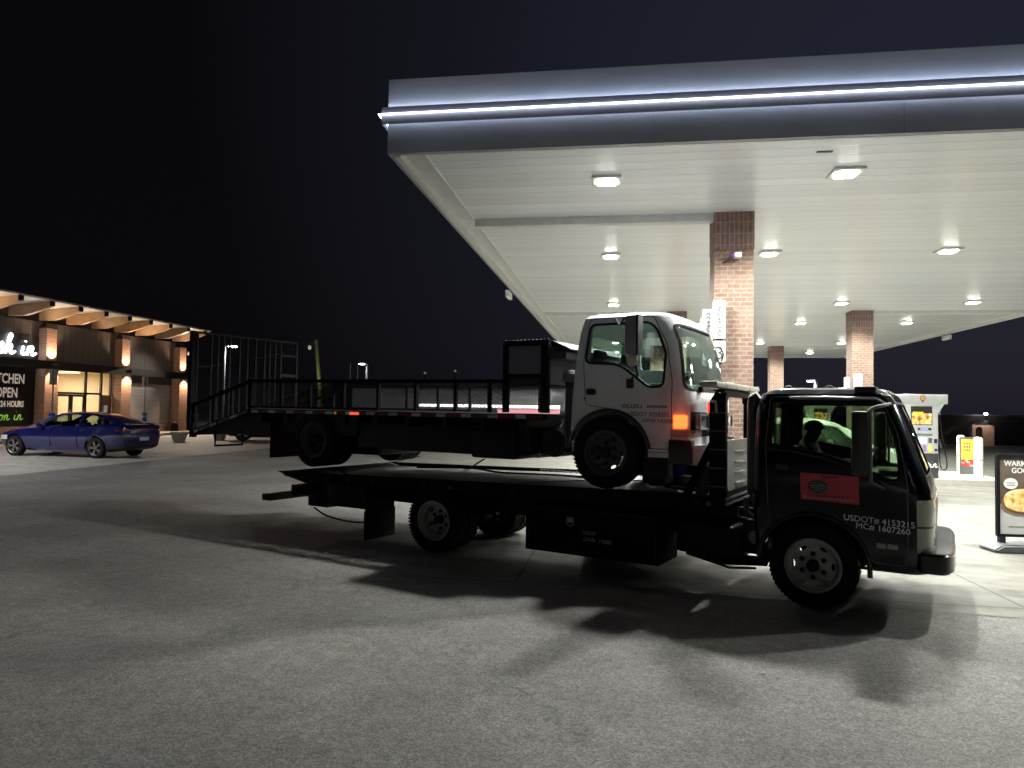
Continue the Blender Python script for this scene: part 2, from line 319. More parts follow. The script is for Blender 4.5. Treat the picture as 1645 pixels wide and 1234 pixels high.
class MB:
    def __init__(s): s.v = []; s.f = []; s.m = []
    def add(s, vs, fs, mi=0, M=None):
        b = len(s.v)
        for p in vs:
            p = Vector(p)
            s.v.append(M @ p if M else p)
        for f in fs:
            s.f.append([i + b for i in f]); s.m.append(mi)
        return s
    def box(s, x0, x1, y0, y1, z0, z1, bev=0, mi=0, M=None):
        if x0 > x1: x0, x1 = x1, x0
        if y0 > y1: y0, y1 = y1, y0
        if z0 > z1: z0, z1 = z1, z0
        if bev:
            bm = bmesh.new(); bmesh.ops.create_cube(bm, size=1)
            for v in bm.verts:
                v.co = Vector(((x0 + x1) / 2 + v.co.x * (x1 - x0), (y0 + y1) / 2 + v.co.y * (y1 - y0), (z0 + z1) / 2 + v.co.z * (z1 - z0)))
            bev = min(bev, .45 * min(x1 - x0, y1 - y0, z1 - z0))
            bmesh.ops.bevel(bm, geom=bm.edges[:] + bm.verts[:], offset=bev, segments=2, profile=.6, affect='EDGES')
            s.bm(bm, mi, M); return s
        vs = [(x, y, z) for x in (x0, x1) for y in (y0, y1) for z in (z0, z1)]
        return s.add(vs, [(0, 1, 3, 2), (4, 6, 7, 5), (0, 4, 5, 1), (2, 3, 7, 6), (0, 2, 6, 4), (1, 5, 7, 3)], mi, M)
    def bm(s, bm, mi=0, M=None):
        bm.verts.index_update()
        s.add([v.co.copy() for v in bm.verts], [[v.index for v in f.verts] for f in bm.faces], mi, M); bm.free()
    def mesh(s, me, mi=0, M=None):
        s.add([v.co.copy() for v in me.vertices], [list(p.vertices) for p in me.polygons], mi, M); return s
    def cyl(s, p0, p1, ra, rb=None, n=16, mi=0, M=None, cap=True):
        p0, p1 = Vector(p0), Vector(p1); rb = ra if rb is None else rb
        d = (p1 - p0).normalized(); a = d.orthogonal().normalized(); b = d.cross(a)
        vs = []
        for p, r_ in ((p0, ra), (p1, rb)):
            for i in range(n):
                t = 2 * math.pi * i / n; vs.append(p + (a * math.cos(t) + b * math.sin(t)) * r_)
        fs = [(i, (i + 1) % n, n + (i + 1) % n, n + i) for i in range(n)]
        if cap: fs += [list(range(n))[::-1], list(range(n, 2 * n))]
        return s.add(vs, fs, mi, M)
    def path(s, pts, r_, n=8, mi=0, M=None, closed=False):
        pts = [Vector(p) for p in pts]; N = len(pts); vs = []; prev = None
        for i, p in enumerate(pts):
            q0 = pts[i - 1] if (i or closed) else p; q1 = pts[(i + 1) % N] if (i < N - 1 or closed) else p
            d = (q1 - q0).normalized()
            if prev is None: a = d.orthogonal().normalized()
            else:
                a = prev - d * prev.dot(d)
                a = a.normalized() if a.length > 1e-6 else d.orthogonal().normalized()
            prev = a; b = d.cross(a); rr = r_[i] if isinstance(r_, (list, tuple)) else r_
            for k in range(n):
                t = 2 * math.pi * k / n; vs.append(p + (a * math.cos(t) + b * math.sin(t)) * rr)
        fs = []
        for i in range(N - 1 + (1 if closed else 0)):
            j = (i + 1) % N
            fs += [(i * n + k, i * n + (k + 1) % n, j * n + (k + 1) % n, j * n + k) for k in range(n)]
        if not closed: fs += [list(range(n))[::-1], list(range((N - 1) * n, N * n))]
        return s.add(vs, fs, mi, M)
    def bar(s, p0, p1, w, h, mi=0, M=None, upv=(0, 0, 1)):
        p0, p1 = Vector(p0), Vector(p1); d = p1 - p0; L_ = d.length; d.normalize()
        u_ = Vector(upv)
        if abs(d.dot(u_)) > .99: u_ = Vector((1, 0, 0))
        sd = d.cross(u_).normalized(); u_ = sd.cross(d)
        vs = [p + sd * a * w / 2 + u_ * b * h / 2 for p in (p0, p1) for a, b in ((-1, -1), (1, -1), (1, 1), (-1, 1))]
        return s.add(vs, [(0, 1, 2, 3)[::-1], (4, 5, 6, 7), (0, 4, 7, 3)[::-1], (1, 2, 6, 5)[::-1], (0, 1, 5, 4), (3, 7, 6, 2)], mi, M)
    def lathe(s, prof, o=(0, 0, 0), axis='y', n=40, mi=0, M=None):
        vs = []; N = len(prof)
        for i in range(n):
            t = 2 * math.pi * i / n; c, q = math.cos(t), math.sin(t)
            for r_, h in prof:
                p = {'y': (r_ * c, h, r_ * q), 'x': (h, r_ * c, r_ * q), 'z': (r_ * c, r_ * q, h)}[axis]
                vs.append((p[0] + o[0], p[1] + o[1], p[2] + o[2]))
        fs = []
        for i in range(n):
            j = (i + 1) % n
            fs += [(i * N + k, i * N + k + 1, j * N + k + 1, j * N + k) for k in range(N - 1)]
        return s.add(vs, fs, mi, M)
    def prism(s, poly, axis, a0, a1, mi=0, M=None):
        """poly in the two other axes (axis x: (y,z); y: (x,z); z: (x,y))"""
        n = len(poly)
        def P(p, a): return {'x': (a, p[0], p[1]), 'y': (p[0], a, p[1]), 'z': (p[0], p[1], a)}[axis]
        vs = [P(p, a0) for p in poly] + [P(p, a1) for p in poly]
        fs = [list(range(n)), list(range(n, 2 * n))[::-1]] + [(i, n + i, n + (i + 1) % n, (i + 1) % n) for i in range(n)]
        return s.add(vs, fs, mi, M)
    def ball(s, c, r_, sc=(1, 1, 1), n=12, mi=0, M=None):
        bm = bmesh.new(); bmesh.ops.create_uvsphere(bm, u_segments=n * 2, v_segments=n, radius=r_)
        for v in bm.verts: v.co = Vector((v.co.x * sc[0] + c[0], v.co.y * sc[1] + c[1], v.co.z * sc[2] + c[2]))
        s.bm(bm, mi, M); return s
    def data(s, name, fix=True):
        me = bpy.data.meshes.new(name)
        me.from_pydata([tuple(v) for v in s.v], [], s.f)
        me.polygons.foreach_set('material_index', s.m)
        if fix:
            bm = bmesh.new(); bm.from_mesh(me); bmesh.ops.recalc_face_normals(bm, faces=bm.faces[:]); bm.to_mesh(me); bm.free()
        return me
    def build(s, name, mats, parent=None, label=None, cat=None, group=None, kind=None, angle=32, loc=None):
        return put(s.data(name), name, mats, parent, label, cat, group, kind, angle, loc)

def box_uv(me):
    uv = me.uv_layers.new(name='UVMap') if not me.uv_layers else me.uv_layers[0]
    for p in me.polygons:
        n = p.normal; ax = max(range(3), key=lambda i: abs(n[i]))
        for li in p.loop_indices:
            c = me.vertices[me.loops[li].vertex_index].co
            uv.data[li].uv = (c.y, c.z) if ax == 0 else ((c.x, c.z) if ax == 1 else (c.x, c.y))

def put(me, name, mats, parent=None, label=None, cat=None, group=None, kind=None, angle=32, loc=None):
    if not isinstance(mats, (list, tuple)): mats = [mats]
    me.name = name
    me.materials.clear()
    for m in mats: me.materials.append(m)
    me.update()
    box_uv(me)
    me.polygons.foreach_set('use_smooth', [True] * len(me.polygons))
    me.set_sharp_from_angle(angle=R(angle))
    o = bpy.data.objects.new(name, me); col.objects.link(o)
    if parent: o.parent = parent
    if loc: o.location = loc
    tag(o, label, cat, group, kind)
    return o

def tag(o, label=None, cat=None, group=None, kind=None):
    if label: o['label'] = label
    if cat: o['category'] = cat
    if group: o['group'] = group
    if kind: o['kind'] = kind
    return o

def thing(name, label, cat, loc=(0, 0, 0), rotz=0.0, group=None):
    o = bpy.data.objects.new(name, None); col.objects.link(o)
    o.empty_display_size = .3
    o.location = loc; o.rotation_euler = (0, 0, rotz)
    return tag(o, label, cat, group)

def copy_tree(o, parent=None):
    c = o.copy(); col.objects.link(c)
    if parent: c.parent = parent
    for ch in list(o.children): copy_tree(ch, c)
    return c

def eval_mesh(o):
    dg = bpy.context.evaluated_depsgraph_get(); dg.update()
    return bpy.data.meshes.new_from_object(o.evaluated_get(dg))

def boolean(a, b, op='DIFFERENCE'):
    oa = bpy.data.objects.new('tmp_a', a); ob = bpy.data.objects.new('tmp_b', b)
    col.objects.link(oa); col.objects.link(ob)
    md = oa.modifiers.new('b', 'BOOLEAN'); md.operation = op; md.object = ob; md.solver = 'EXACT'
    r_ = eval_mesh(oa)
    bpy.data.objects.remove(oa); bpy.data.objects.remove(ob)
    return r_

def text(mb, s, size, M, mi=0, ext=.001, align='LEFT', space=1.0, shear=0.0, bold=0.0, xs=1.0):
    cu = bpy.data.curves.new('txt', 'FONT'); cu.body = s; cu.size = size; cu.extrude = ext; cu.align_x = align
    cu.space_character = space; cu.shear = shear; cu.offset = bold; cu.resolution_u = 4
    o = bpy.data.objects.new('txt', cu); col.objects.link(o)
    me = eval_mesh(o); bpy.data.objects.remove(o)
    mb.mesh(me, mi, M @ Matrix.Diagonal((xs, 1, 1, 1)))

def fill2d(outers, thick):
    """planar polygons with holes -> solid plate in local xy, centred on z"""
    cu = bpy.data.curves.new('fill', 'CURVE'); cu.dimensions = '2D'; cu.fill_mode = 'BOTH'; cu.extrude = thick / 2
    for poly in outers:
        sp = cu.splines.new('POLY'); sp.points.add(len(poly) - 1)
        for p, q in zip(sp.points, poly): p.co = (q[0], q[1], 0, 1)
        sp.use_cyclic_u = True
    o = bpy.data.objects.new('fill', cu); col.objects.link(o)
    me = eval_mesh(o); bpy.data.objects.remove(o)
    return me

def circle(cx, cy, r_, n=20, ry=None):
    ry = ry or r_
    return [(cx + r_ * math.cos(2 * math.pi * i / n), cy + ry * math.sin(2 * math.pi * i / n)) for i in range(n)]
def rrect(x0, x1, y0, y1, r_, n=5):
    out = []
    for cx, cy, a in ((x1 - r_, y1 - r_, 0), (x0 + r_, y1 - r_, 90), (x0 + r_, y0 + r_, 180), (x1 - r_, y0 + r_, 270)):
        for i in range(n + 1):
            t = R(a + 90 * i / n); out.append((cx + r_ * math.cos(t), cy + r_ * math.sin(t)))
    return out
def rounded(poly, r_, n=4):
    out = []; N = len(poly)
    for i in range(N):
        p = Vector(poly[i]); a = Vector(poly[i - 1]) - p; b = Vector(poly[(i + 1) % N]) - p
        d = min(r_, a.length * .45, b.length * .45)
        s_ = p + a.normalized() * d; e_ = p + b.normalized() * d
        for k in range(n + 1):
            t = k / n; q = s_ * (1 - t) ** 2 + p * 2 * t * (1 - t) + e_ * t * t
            out.append((q.x, q.y))
    return out
def offset(poly, d):
    N = len(poly); area = sum(poly[i][0] * poly[(i + 1) % N][1] - poly[(i + 1) % N][0] * poly[i][1] for i in range(N))
    sg = 1 if area > 0 else -1; out = []
    for i in range(N):
        a = Vector(poly[i - 1]); p = Vector(poly[i]); b = Vector(poly[(i + 1) % N])
        e1 = (p - a); e2 = (b - p)
        if e1.length < 1e-6: e1 = e2
        if e2.length < 1e-6: e2 = e1
        n1 = Vector((e1.y, -e1.x)).normalized() * sg; n2 = Vector((e2.y, -e2.x)).normalized() * sg
        n_ = (n1 + n2).normalized(); k = d / max(.4, n_.dot(n1)); q = p + n_ * k
        out.append((q.x, q.y))
    return out

# cursive strokes for the script lettering of the shop
def smooth(pts, n=5):
    P = [Vector(p) for p in pts]; out = []
    for i in range(len(P) - 1):
        a = P[max(i - 1, 0)]; b = P[i]; c = P[i + 1]; d = P[min(i + 2, len(P) - 1)]
        for k in range(n):
            t = k / n
            out.append(.5 * ((2 * b) + (c - a) * t + (2 * a - 5 * b + 4 * c - d) * t * t + (3 * b - a - 3 * c + d) * t ** 3))
    out.append(P[-1]); return out
CUR = {
    'd': (.8, [[(.5, .45), (.28, .5), (.08, .3), (.14, .03), (.38, .06), (.52, .3), (.68, 1.0), (.54, .2), (.64, .02), (.85, .14)]]),
    'a': (.68, [[(.5, .45), (.26, .5), (.06, .27), (.16, .02), (.38, .1), (.52, .46), (.44, .12), (.54, .02), (.72, .14)]]),
    's': (.46, [[(0, .12), (.16, .34), (.27, .56), (.3, .36), (.36, .14), (.2, 0), (.06, .07)], [(.2, 0), (.36, .04), (.5, .14)]]),
    'h': (.66, [[(0, .14), (.22, .6), (.32, .95), (.22, 1.02), (.15, .7), (.08, .0)], [(.1, .15), (.28, .48), (.4, .4), (.36, .12), (.46, .02), (.66, .14)]]),
    'i': (.36, [[(.1, .46), (.06, .12), (.16, .02), (.36, .14)], [(.2, .72), (.21, .74)]]),
    'n': (.64, [[(.1, .48), (.04, .0)], [(.06, .15), (.24, .48), (.36, .4), (.32, .12), (.42, .02), (.62, .14)]]),
    'c': (.5, [[(.36, .42), (.22, .5), (.05, .27), (.14, .02), (.32, .04), (.5, .16)]]),
    'o': (.56, [[(.28, .5), (.07, .3), (.14, .02), (.34, .06), (.42, .32), (.28, .5), (.36, .38), (.58, .4)]]),
    'm': (.92, [[(.1, .48), (.04, .0)], [(.06, .15), (.22, .48), (.32, .38), (.28, .02)], [(.3, .2), (.48, .48), (.6, .38), (.56, .1), (.68, .02), (.9, .14)]]),
    'e': (.5, [[(.02, .14), (.3, .28), (.33, .44), (.2, .5), (.06, .28), (.14, .02), (.32, .03), (.5, .15)]]),
    ' ': (.38, [])}
def cursive(mb, word, size, M, r_, mi=0):
    x = 0
    for ch in word:
        w, st = CUR[ch]
        for s_ in st:
            pts = [((x + p.x + p.y * .12) * size, p.y * size, 0) for p in smooth(s_)]
            mb.path(pts, r_, 6, mi, M)
        x += w
    return x * size

# ------------------------------------------------------------------ cab shell (rounded loft with window openings)
def loft(prof, W, e=0.0, zlo=None, zhi=None, rf=.2, rr=.08, bulge=.04, steps=3):
    rings = []
    pr = [p for p in prof]
    fine = []
    for i in range(len(pr) - 1):
        for k in range(steps):
            t = k / steps; fine.append([pr[i][j] * (1 - t) + pr[i + 1][j] * t for j in range(4)])
    fine.append(list(pr[-1]))
    if zlo is not None: fine = [f for f in fine if f[0] > zlo + .01]; fine.insert(0, [zlo, *fine[0][1:]])
    top = pr[-1][0]; bot = pr[0][0]
    vs = []; nr = 0
    for z_, sr, sf, tm in fine:
        zz = min(max(z_, bot + e), top - e)
        if zlo is not None and z_ == zlo: zz = zlo
        y0, y1 = tm + e, W - tm - e; x0, x1 = sr + e, sf - e
        a, b = max(.03, min(rf, (x1 - x0) * .3) - e), max(.02, rr - e); ring = []
        def arc(cx, cy, rad, a0, n=6):
            for i in range(n + 1):
                t = R(a0 + 90 * i / n); ring.append((cx + rad * math.cos(t), cy + rad * math.sin(t)))
        arc(x1 - a, y0 + a, a, -90)
        for i in range(1, 8): ring.append((x1, y0 + a + (y1 - y0 - 2 * a) * i / 8))
        arc(x1 - a, y1 - a, a, 0)
        for i in range(1, 8): ring.append((x1 - a - (x1 - x0 - a - b) * i / 8, y1))
        arc(x0 + b, y1 - b, b, 90)
        for i in range(1, 8): ring.append((x0, y1 - b - (y1 - y0 - 2 * b) * i / 8))
        arc(x0 + b, y0 + b, b, 180)
        for i in range(1, 8): ring.append((x0 + b + (x1 - x0 - a - b) * i / 8, y0))
        nr = len(ring)
        for x, y in ring:
            tt = (y - W / 2) / (W / 2); fx = max(0, (x - (x1 - .35)) / .35)
            vs.append((x + bulge * (1 - tt * tt) * fx, y, zz))
    N = len(vs) // nr
    mb = MB()
    fs = []
    for i in range(N - 1):
        fs += [(i * nr + k, i * nr + (k + 1) % nr, (i + 1) * nr + (k + 1) % nr, (i + 1) * nr + k) for k in range(nr)]
    fs += [list(range(nr))[::-1], list(range((N - 1) * nr, N * nr))]
    mb.add(vs, fs)
    return mb.data('loft')

def pr_y(poly, y0, y1):
    m = MB(); m.prism(poly, 'y', y0, y1); return m.data('p')
def pr_x(poly, x0, x1):
    m = MB(); m.prism(poly, 'x', x0, x1); return m.data('p')
def ringprism(poly, w, axis, a0, a1, inward=0.0):
    """closed frame solid of width w around a polygon, extruded along axis y or x"""
    me = fill2d([offset(poly, w), offset(poly, -inward)], a1 - a0)
    for v in me.vertices:
        c = v.co.copy(); mid = (a0 + a1) / 2
        v.co = (c.x, mid + c.z, c.y) if axis == 'y' else (mid + c.z, c.x, c.y)
    bm = bmesh.new(); bm.from_mesh(me); bmesh.ops.remove_doubles(bm, verts=bm.verts[:], dist=1e-5); bmesh.ops.recalc_face_normals(bm, faces=bm.faces[:]); bm.to_mesh(me); bm.free()
    return me

def make_cab(root, prof, W, rf, rr, bulge, win, wind, rearw, seams, arch, paint, trim, gl, inner_z, gasket=.022):
    kw = dict(rf=rf, rr=rr, bulge=bulge)
    outer = loft(prof, W, 0, **kw)
    inner = loft(prof, W, .045, zlo=inner_z, **kw)
    shell = boolean(outer, inner)
    cut_side = pr_y(win, -.5, W + .5); cut_front = pr_x(wind, .25, 2.0); cut_rear = pr_x(rearw, -1.5, -.1)
    for c in (cut_side, cut_front, cut_rear): shell = boolean(shell, c)
    if arch:
        m = MB(); m.cyl((0, -.5, arch[0]), (0, W + .5, arch[0]), arch[1], n=48); shell = boolean(shell, m.data('a'))
    put(shell, 'body', paint, root, angle=25)
    g = boolean(loft(prof, W, .014, **kw), loft(prof, W, .020, **kw))
    for nm, c in (('side_window', pr_y(win, -.5, W / 2)), ('side_window', pr_y(win, W / 2, W + .5)), ('windscreen', cut_front), ('rear_window', cut_rear)):
        put(boolean(g, c, 'INTERSECT'), nm, gl, root)
    sk = boolean(loft(prof, W, -.004, **kw), loft(prof, W, .03, **kw))
    for nm, c in (('window_seal', ringprism(win, gasket, 'y', -.5, W / 2)), ('window_seal', ringprism(win, gasket, 'y', W / 2, W + .5)), ('windscreen_seal', ringprism(wind, gasket, 'x', .25, 2.0)), ('rear_window_seal', ringprism(rearw, gasket, 'x', -1.5, -.1))):
        put(boolean(sk, c, 'INTERSECT'), nm, M_rubber, root)
    sk2 = boolean(loft(prof, W, -.001, **kw), loft(prof, W, .02, **kw))
    for poly in seams:
        for a_, b_ in ((-.5, W / 2), (W / 2, W + .5)): put(boolean(sk2, ringprism(poly, .004, 'y', a_, b_, .003), 'INTERSECT'), 'door_seam', trim, root)

# ------------------------------------------------------------------ truck wheels
def tyre_profile(r_, rim, w):
    h = w / 2
    return [(rim, -h * .78), (rim + .03, -h * .95), (rim + (r_ - rim) * .5, -h), (r_ - .035, -h * .93), (r_ - .012, -h * .84), (r_, -h * .72), (r_, -h * .44), (r_ - .008, -h * .42), (r_ - .008, -h * .36), (r_, -h * .34),
            (r_, -h * .05), (r_ - .008, -h * .03), (r_ - .008, h * .03), (r_, h * .05), (r_, h * .34), (r_ - .008, h * .36), (r_ - .008, h * .42), (r_, h * .44), (r_, h * .72), (r_ - .012, h * .84), (r_ - .035, h * .93), (r_ - (r_ - rim) * .5, h), (rim + .03, h * .95), (rim, h * .78)]
def truck_wheel(root, x, y, z, r_=.37, rim=.228, w=.21, dished=False, side=-1, mrim=None, n=6, lug=True):
    """side -1: outer face towards -y"""
    wh = bpy.data.objects.new('wheel', None); col.objects.link(wh); wh.parent = root; wh.location = (x, y, z)
    m = MB(); m.lathe(tyre_profile(r_, rim, w), n=56)
    for k in range(56):          # shoulder lugs
        t = 2 * math.pi * k / 56
        for sg in (-1, 1):
            c = Vector(((r_ - .006) * math.cos(t), sg * w * .40, (r_ - .006) * math.sin(t)))
            tz = Vector((-math.sin(t), 0, math.cos(t)))
            m.bar(c - tz * .012, c + tz * .012, .035, .014, upv=(math.cos(t), 0, math.sin(t)))
    m.build('tyre', M_rubber, wh)
    mr = mrim or M_rim
    o = side * w / 2
    m = MB()
    m.lathe([(rim + .004, o * .80), (rim + .012, o * .86), (rim + .004, o * .92), (rim - .012, o * .9), (rim - .02, o * .6), (rim - .045, o * .4), (rim - .045, -o * .5), (rim + .004, -o * .8)], n=48)
    dy = -o * .55 if dished else o * .50
    holes = []
    for k in range(n):
        t = 2 * math.pi * k / n + (.0 if not dished else .4); hc = Vector(((rim - .064) * math.cos(t), (rim - .064) * math.sin(t)))
        holes.append([(hc.x + .034 * math.cos(q) * -math.sin(t) + .015 * math.sin(q) * math.cos(t), hc.y + .034 * math.cos(q) * math.cos(t) + .015 * math.sin(q) * math.sin(t)) for q in [6.2832 * j / 14 for j in range(14)]])
    me = fill2d([circle(0, 0, rim - .044, 48)] + holes, .008)
    for v in me.vertices:
        c = v.co; rad = math.hypot(c.x, c.y); dome = max(0, 1 - rad / (rim - .044)) * .05 * side * (1 if not dished else -.3)
        v.co = (c.x, dy + c.z + dome, c.y)
    m.mesh(me)
    m.build('rim', mr, wh)
    m = MB()
    hd = dy + side * (.05 if not dished else .03)
    m.lathe([(0, hd + side * .045), (.03, hd + side * .045), (.048, hd + side * .035), (.052, hd), (.056, dy - side * .01)], n=24)
    m.build('hub', M_dark, wh)
    if lug:
        m = MB()
        for k in range(6):
            t = 2 * math.pi * k / 6 + math.pi / 2; c = (.103 * math.cos(t), 0, .103 * math.sin(t))
            yb = dy + side * (.018 if not dished else -.005)
            m.cyl((c[0], yb, c[2]), (c[0], yb + side * .028, c[2]), .023, .018, 8)
        m.build('lug_nut', M_dark, wh)
    return wh

# ================================================================== GROUND
def sheet(name, poly, z, m, kind='structure'):
    mb = MB(); mb.add([(p[0], p[1], z) for p in poly], [list(range(len(poly)))])
    return put(mb.data(name, False), name, m, kind=kind)
sheet('asphalt', [(-900, -300), (900, -300), (900, 1500), (-900, 1500)], 0, M_asphalt)
sheet('forecourt_pavement', [(-2.45, 7.46), (-2.15, 7.0), (.61, 6.9), (3.42, 6.66), (20, 5.6), (26, 5.6), (26, 52), (-9, 52), (-9, 24), (-2.45, 17)], .004, M_conc)
sheet('parking_apron', [(-14.0, -12), (-14.0, 60), (-24.6, 60), (-24.6, -12)], .004, M_apron)
M_grass = mat('grass', (.045, .085, .022), .95, nscale=9, namt=.5, bump=.8, bscale=90)
mb = MB(); mb.box(-40, -15.5, 41.6, 60, .0, .05)
mb.build('lawn_ground', M_grass, kind='structure')
# grass blades along the near edge of the lawn
mb = MB()
for i in range(2600):
    x, y = random.uniform(-26, -16), 41.7 + random.random() ** 2 * 6
    a = random.uniform(0, 6.28); w = .02; h = random.uniform(.06, .14)
    mb.add([(x - w * math.cos(a), y - w * math.sin(a), .05), (x + w * math.cos(a), y + w * math.sin(a), .05), (x + random.uniform(-.04, .04), y + random.uniform(-.04, .04), .05 + h)], [(0, 1, 2)])
put(mb.data('grass', False), 'grass', M_grass, kind='stuff', label='strip of green grass beside the shop parking apron', cat='grass')
# shop pavement with kerb
mb = MB(); mb.box(-28, -24.6, -12, 41.4, 0, .14, .02)
mb.build('pavement', M_apron, kind='structure')

# litter specks on the asphalt
M_paper = mat('paper_scrap', (.6, .6, .56), .8)
for i, (x, y, r_, lb) in enumerate([(-3.35, 7.9, .035, 'flat pale paper scrap on the dark asphalt left of the mudflap'), (-2.9, 7.55, .022, 'crumpled pale paper scrap right of the flat one'), (.95, 4.9, .018, 'pale crumpled scrap in front of the black cab'), (2.9, 4.3, .015, 'tiny pale scrap at the lower right of the asphalt')]):
    mb = MB(); n = 7
    ring = [(r_ * (1 + random.uniform(-.3, .3)) * math.cos(6.28 * k / n), r_ * .5 * (1 + random.uniform(-.3, .3)) * math.sin(6.28 * k / n)) for k in range(n)]
    mb.add([(a, b, random.uniform(.004, .012)) for a, b in ring] + [(0, 0, .018)], [(k, (k + 1) % n, n) for k in range(n)])
    mb.build('paper_scrap', M_paper, None, lb, 'litter', loc=(x, y, 0))

# ================================================================== CANOPY
before_canopy = set(bpy.data.objects)
ZC = 5.15
CX0, CX1, CY0, CY1 = -3.15, 13.55, 9.15, 45.4
can = thing('station_canopy', 'big flat filling station canopy with grey fascia and a glowing white light line', 'canopy', ((CX0 + CX1) / 2, (CY0 + CY1) / 2, 0))
off = Vector(can.location)
def cb(x0, x1, y0, y1, z0, z1): return (x0 - off.x, x1 - off.x, y0 - off.y, y1 - off.y, z0, z1)
mb = MB()
t = .08
for a in ((CX0, CX1, CY0, CY0 + t), (CX0, CX1, CY1 - t, CY1), (CX0, CX0 + t, CY0 + t, CY1 - t), (CX1 - t, CX1, CY0 + t, CY1 - t)):
    mb.box(*cb(*a, ZC, 6.17))
mb.build('fascia', M_fascia, can)
mb = MB(); mb.box(*cb(CX0 + t, CX1 - t, CY0 + t, CY1 - t, 6.05, 6.12)); mb.build('roof_deck', M_grey, can)
mb = MB(); mb.box(*cb(CX0 + .5, CX1 - .5, CY0 + .12, CY1 - .3, ZC + .03, ZC + .09)); mb.build('soffit', M_soffit, can)
mb = MB()   # perimeter trim and gutter
for x0, x1 in ((CX0 + t, CX0 + .16), (CX1 - .16, CX1 - t)): mb.box(*cb(x0, x1, CY0 + t, CY1 - t, ZC - .03, ZC + .12))
for x0, x1 in ((CX0 + .16, CX0 + .5), (CX1 - .5, CX1 - .16)): mb.box(*cb(x0, x1, CY0 + t, CY1 - t, ZC + .08, ZC + .13))
for x0, x1 in ((CX0 + .46, CX0 + .5), (CX1 - .5, CX1 - .46)): mb.box(*cb(x0, x1, CY0 + .12, CY1 - .3, ZC + .005, ZC + .079))
mb.box(*cb(CX0 + .5, CX1 - .5, CY0 + t, CY0 + .118, ZC - .004, ZC + .1))
mb.box(*cb(CX0 + .5, CX1 - .5, CY1 - .298, CY1 - t, ZC + .0, ZC + .1))
mb.build('soffit_trim', M_gutter, can)
for y in (12.72, 25.05, 38.0):
    mb = MB(); mb.box(*cb(CX0 + .5, 1.60, y - .08, y + .10, ZC - .10, ZC + .03)); mb.build('cross_beam', M_gutter, can)
for y in (25.05, 38.0):
    mb = MB(); mb.box(*cb(8.32, CX1 - .5, y - .08, y + .10, ZC - .08, ZC + .03)); mb.build('cross_beam', M_gutter, can)
# light line: channel, glowing tube, edge strips washing the fascia
M_led = mat('led_tube', (1, 1, 1), .5, emit=6.5, ecol=(.84, .89, 1.0), namt=0)
M_ledw = mat('led_edge_strip', (1, 1, 1), .5, emit=48, ecol=(.66, .76, 1.0), namt=0)
LZ = 5.655
def loop_bar(x_out, z0, z1, thick):
    m = MB(); o = x_out
    m.box(*cb(CX0 - o, CX1 + o, CY0 - o, CY0 - o + thick, z0, z1)); m.box(*cb(CX0 - o, CX1 + o, CY1 + o - thick, CY1 + o, z0, z1))
    m.box(*cb(CX0 - o, CX0 - o + thick, CY0 - o + thick, CY1 + o - thick, z0, z1)); m.box(*cb(CX1 + o - thick, CX1 + o, CY0 - o + thick, CY1 + o - thick, z0, z1))
    return m
loop_bar(.070, LZ - .125, LZ + .110, .010).build('light_channel', mat('channel_paint', (.16, .17, .21), .6), can)
loop_bar(.058, LZ - .05, LZ + .05, .056).build('channel_core', M_fascia, can)
loop_bar(.104, LZ - .009, LZ + .009, .014).build('led_tube', M_led, can)
loop_bar(.056, LZ + .051, LZ + .055, .02).build('edge_strip', M_ledw, can)
loop_bar(.056, LZ - .055, LZ - .051, .014).build('edge_strip', mat('led_lower_strip', (1, 1, 1), .5, emit=13, ecol=(.66, .76, 1.0), namt=0), can)
for x, y in ((CX0 - .05, 20.2), (CX1 + .05, 32.2)):
    mb = MB(); mb.box(x - off.x - .05, x - off.x + .05, y - off.y - .35, y - off.y + .35, ZC - .22, ZC - .035, .01); mb.build('edge_bracket', M_white, can)
for x in (.4, 3.4, 7.2, 10.8):    # panel joints of the fascia
    mb = MB(); mb.box(x - off.x, x - off.x + .004, CY0 - off.y - .003, CY0 - off.y, ZC + .0, LZ - .12); mb.build('fascia_joint', M_grey, can)
mb = MB(); mb.box(2.55 - off.x, 2.75 - off.x, 9.75 - off.y, 9.80 - off.y, ZC + .018, ZC + .029); mb.build('soffit_vent', M_grey, can)

def canopy_lamp(u_, v):
    """wide 'batwing' distribution of a canopy luminaire"""
    o = lamp('SPOT', 'canopy_lamp_light', (u_, v, ZC - .06), CANOPY_W, CANOPY_COL, .10, angle=R(172), blend=.08)
    d = o.data; d.use_nodes = True
    n, l = d.node_tree.nodes, d.node_tree.links
    em = n['Emission']; g = n.new('ShaderNodeTexCoord'); sp = n.new('ShaderNodeSeparateXYZ'); l.new(g.outputs['Normal'], sp.inputs[0])
    ab = n.new('ShaderNodeMath'); ab.operation = 'ABSOLUTE'; l.new(sp.outputs[2], ab.inputs[0])
    pw = n.new('ShaderNodeMapRange'); pw.interpolation_type = 'SMOOTHSTEP'; pw.inputs['From Min'].default_value = .20; pw.inputs['From Max'].default_value = .50; pw.inputs['To Min'].default_value = .04; pw.inputs['To Max'].default_value = 1.35; l.new(ab.outputs[0], pw.inputs['Value'])
    l.new(pw.outputs[0], em.inputs['Strength'])
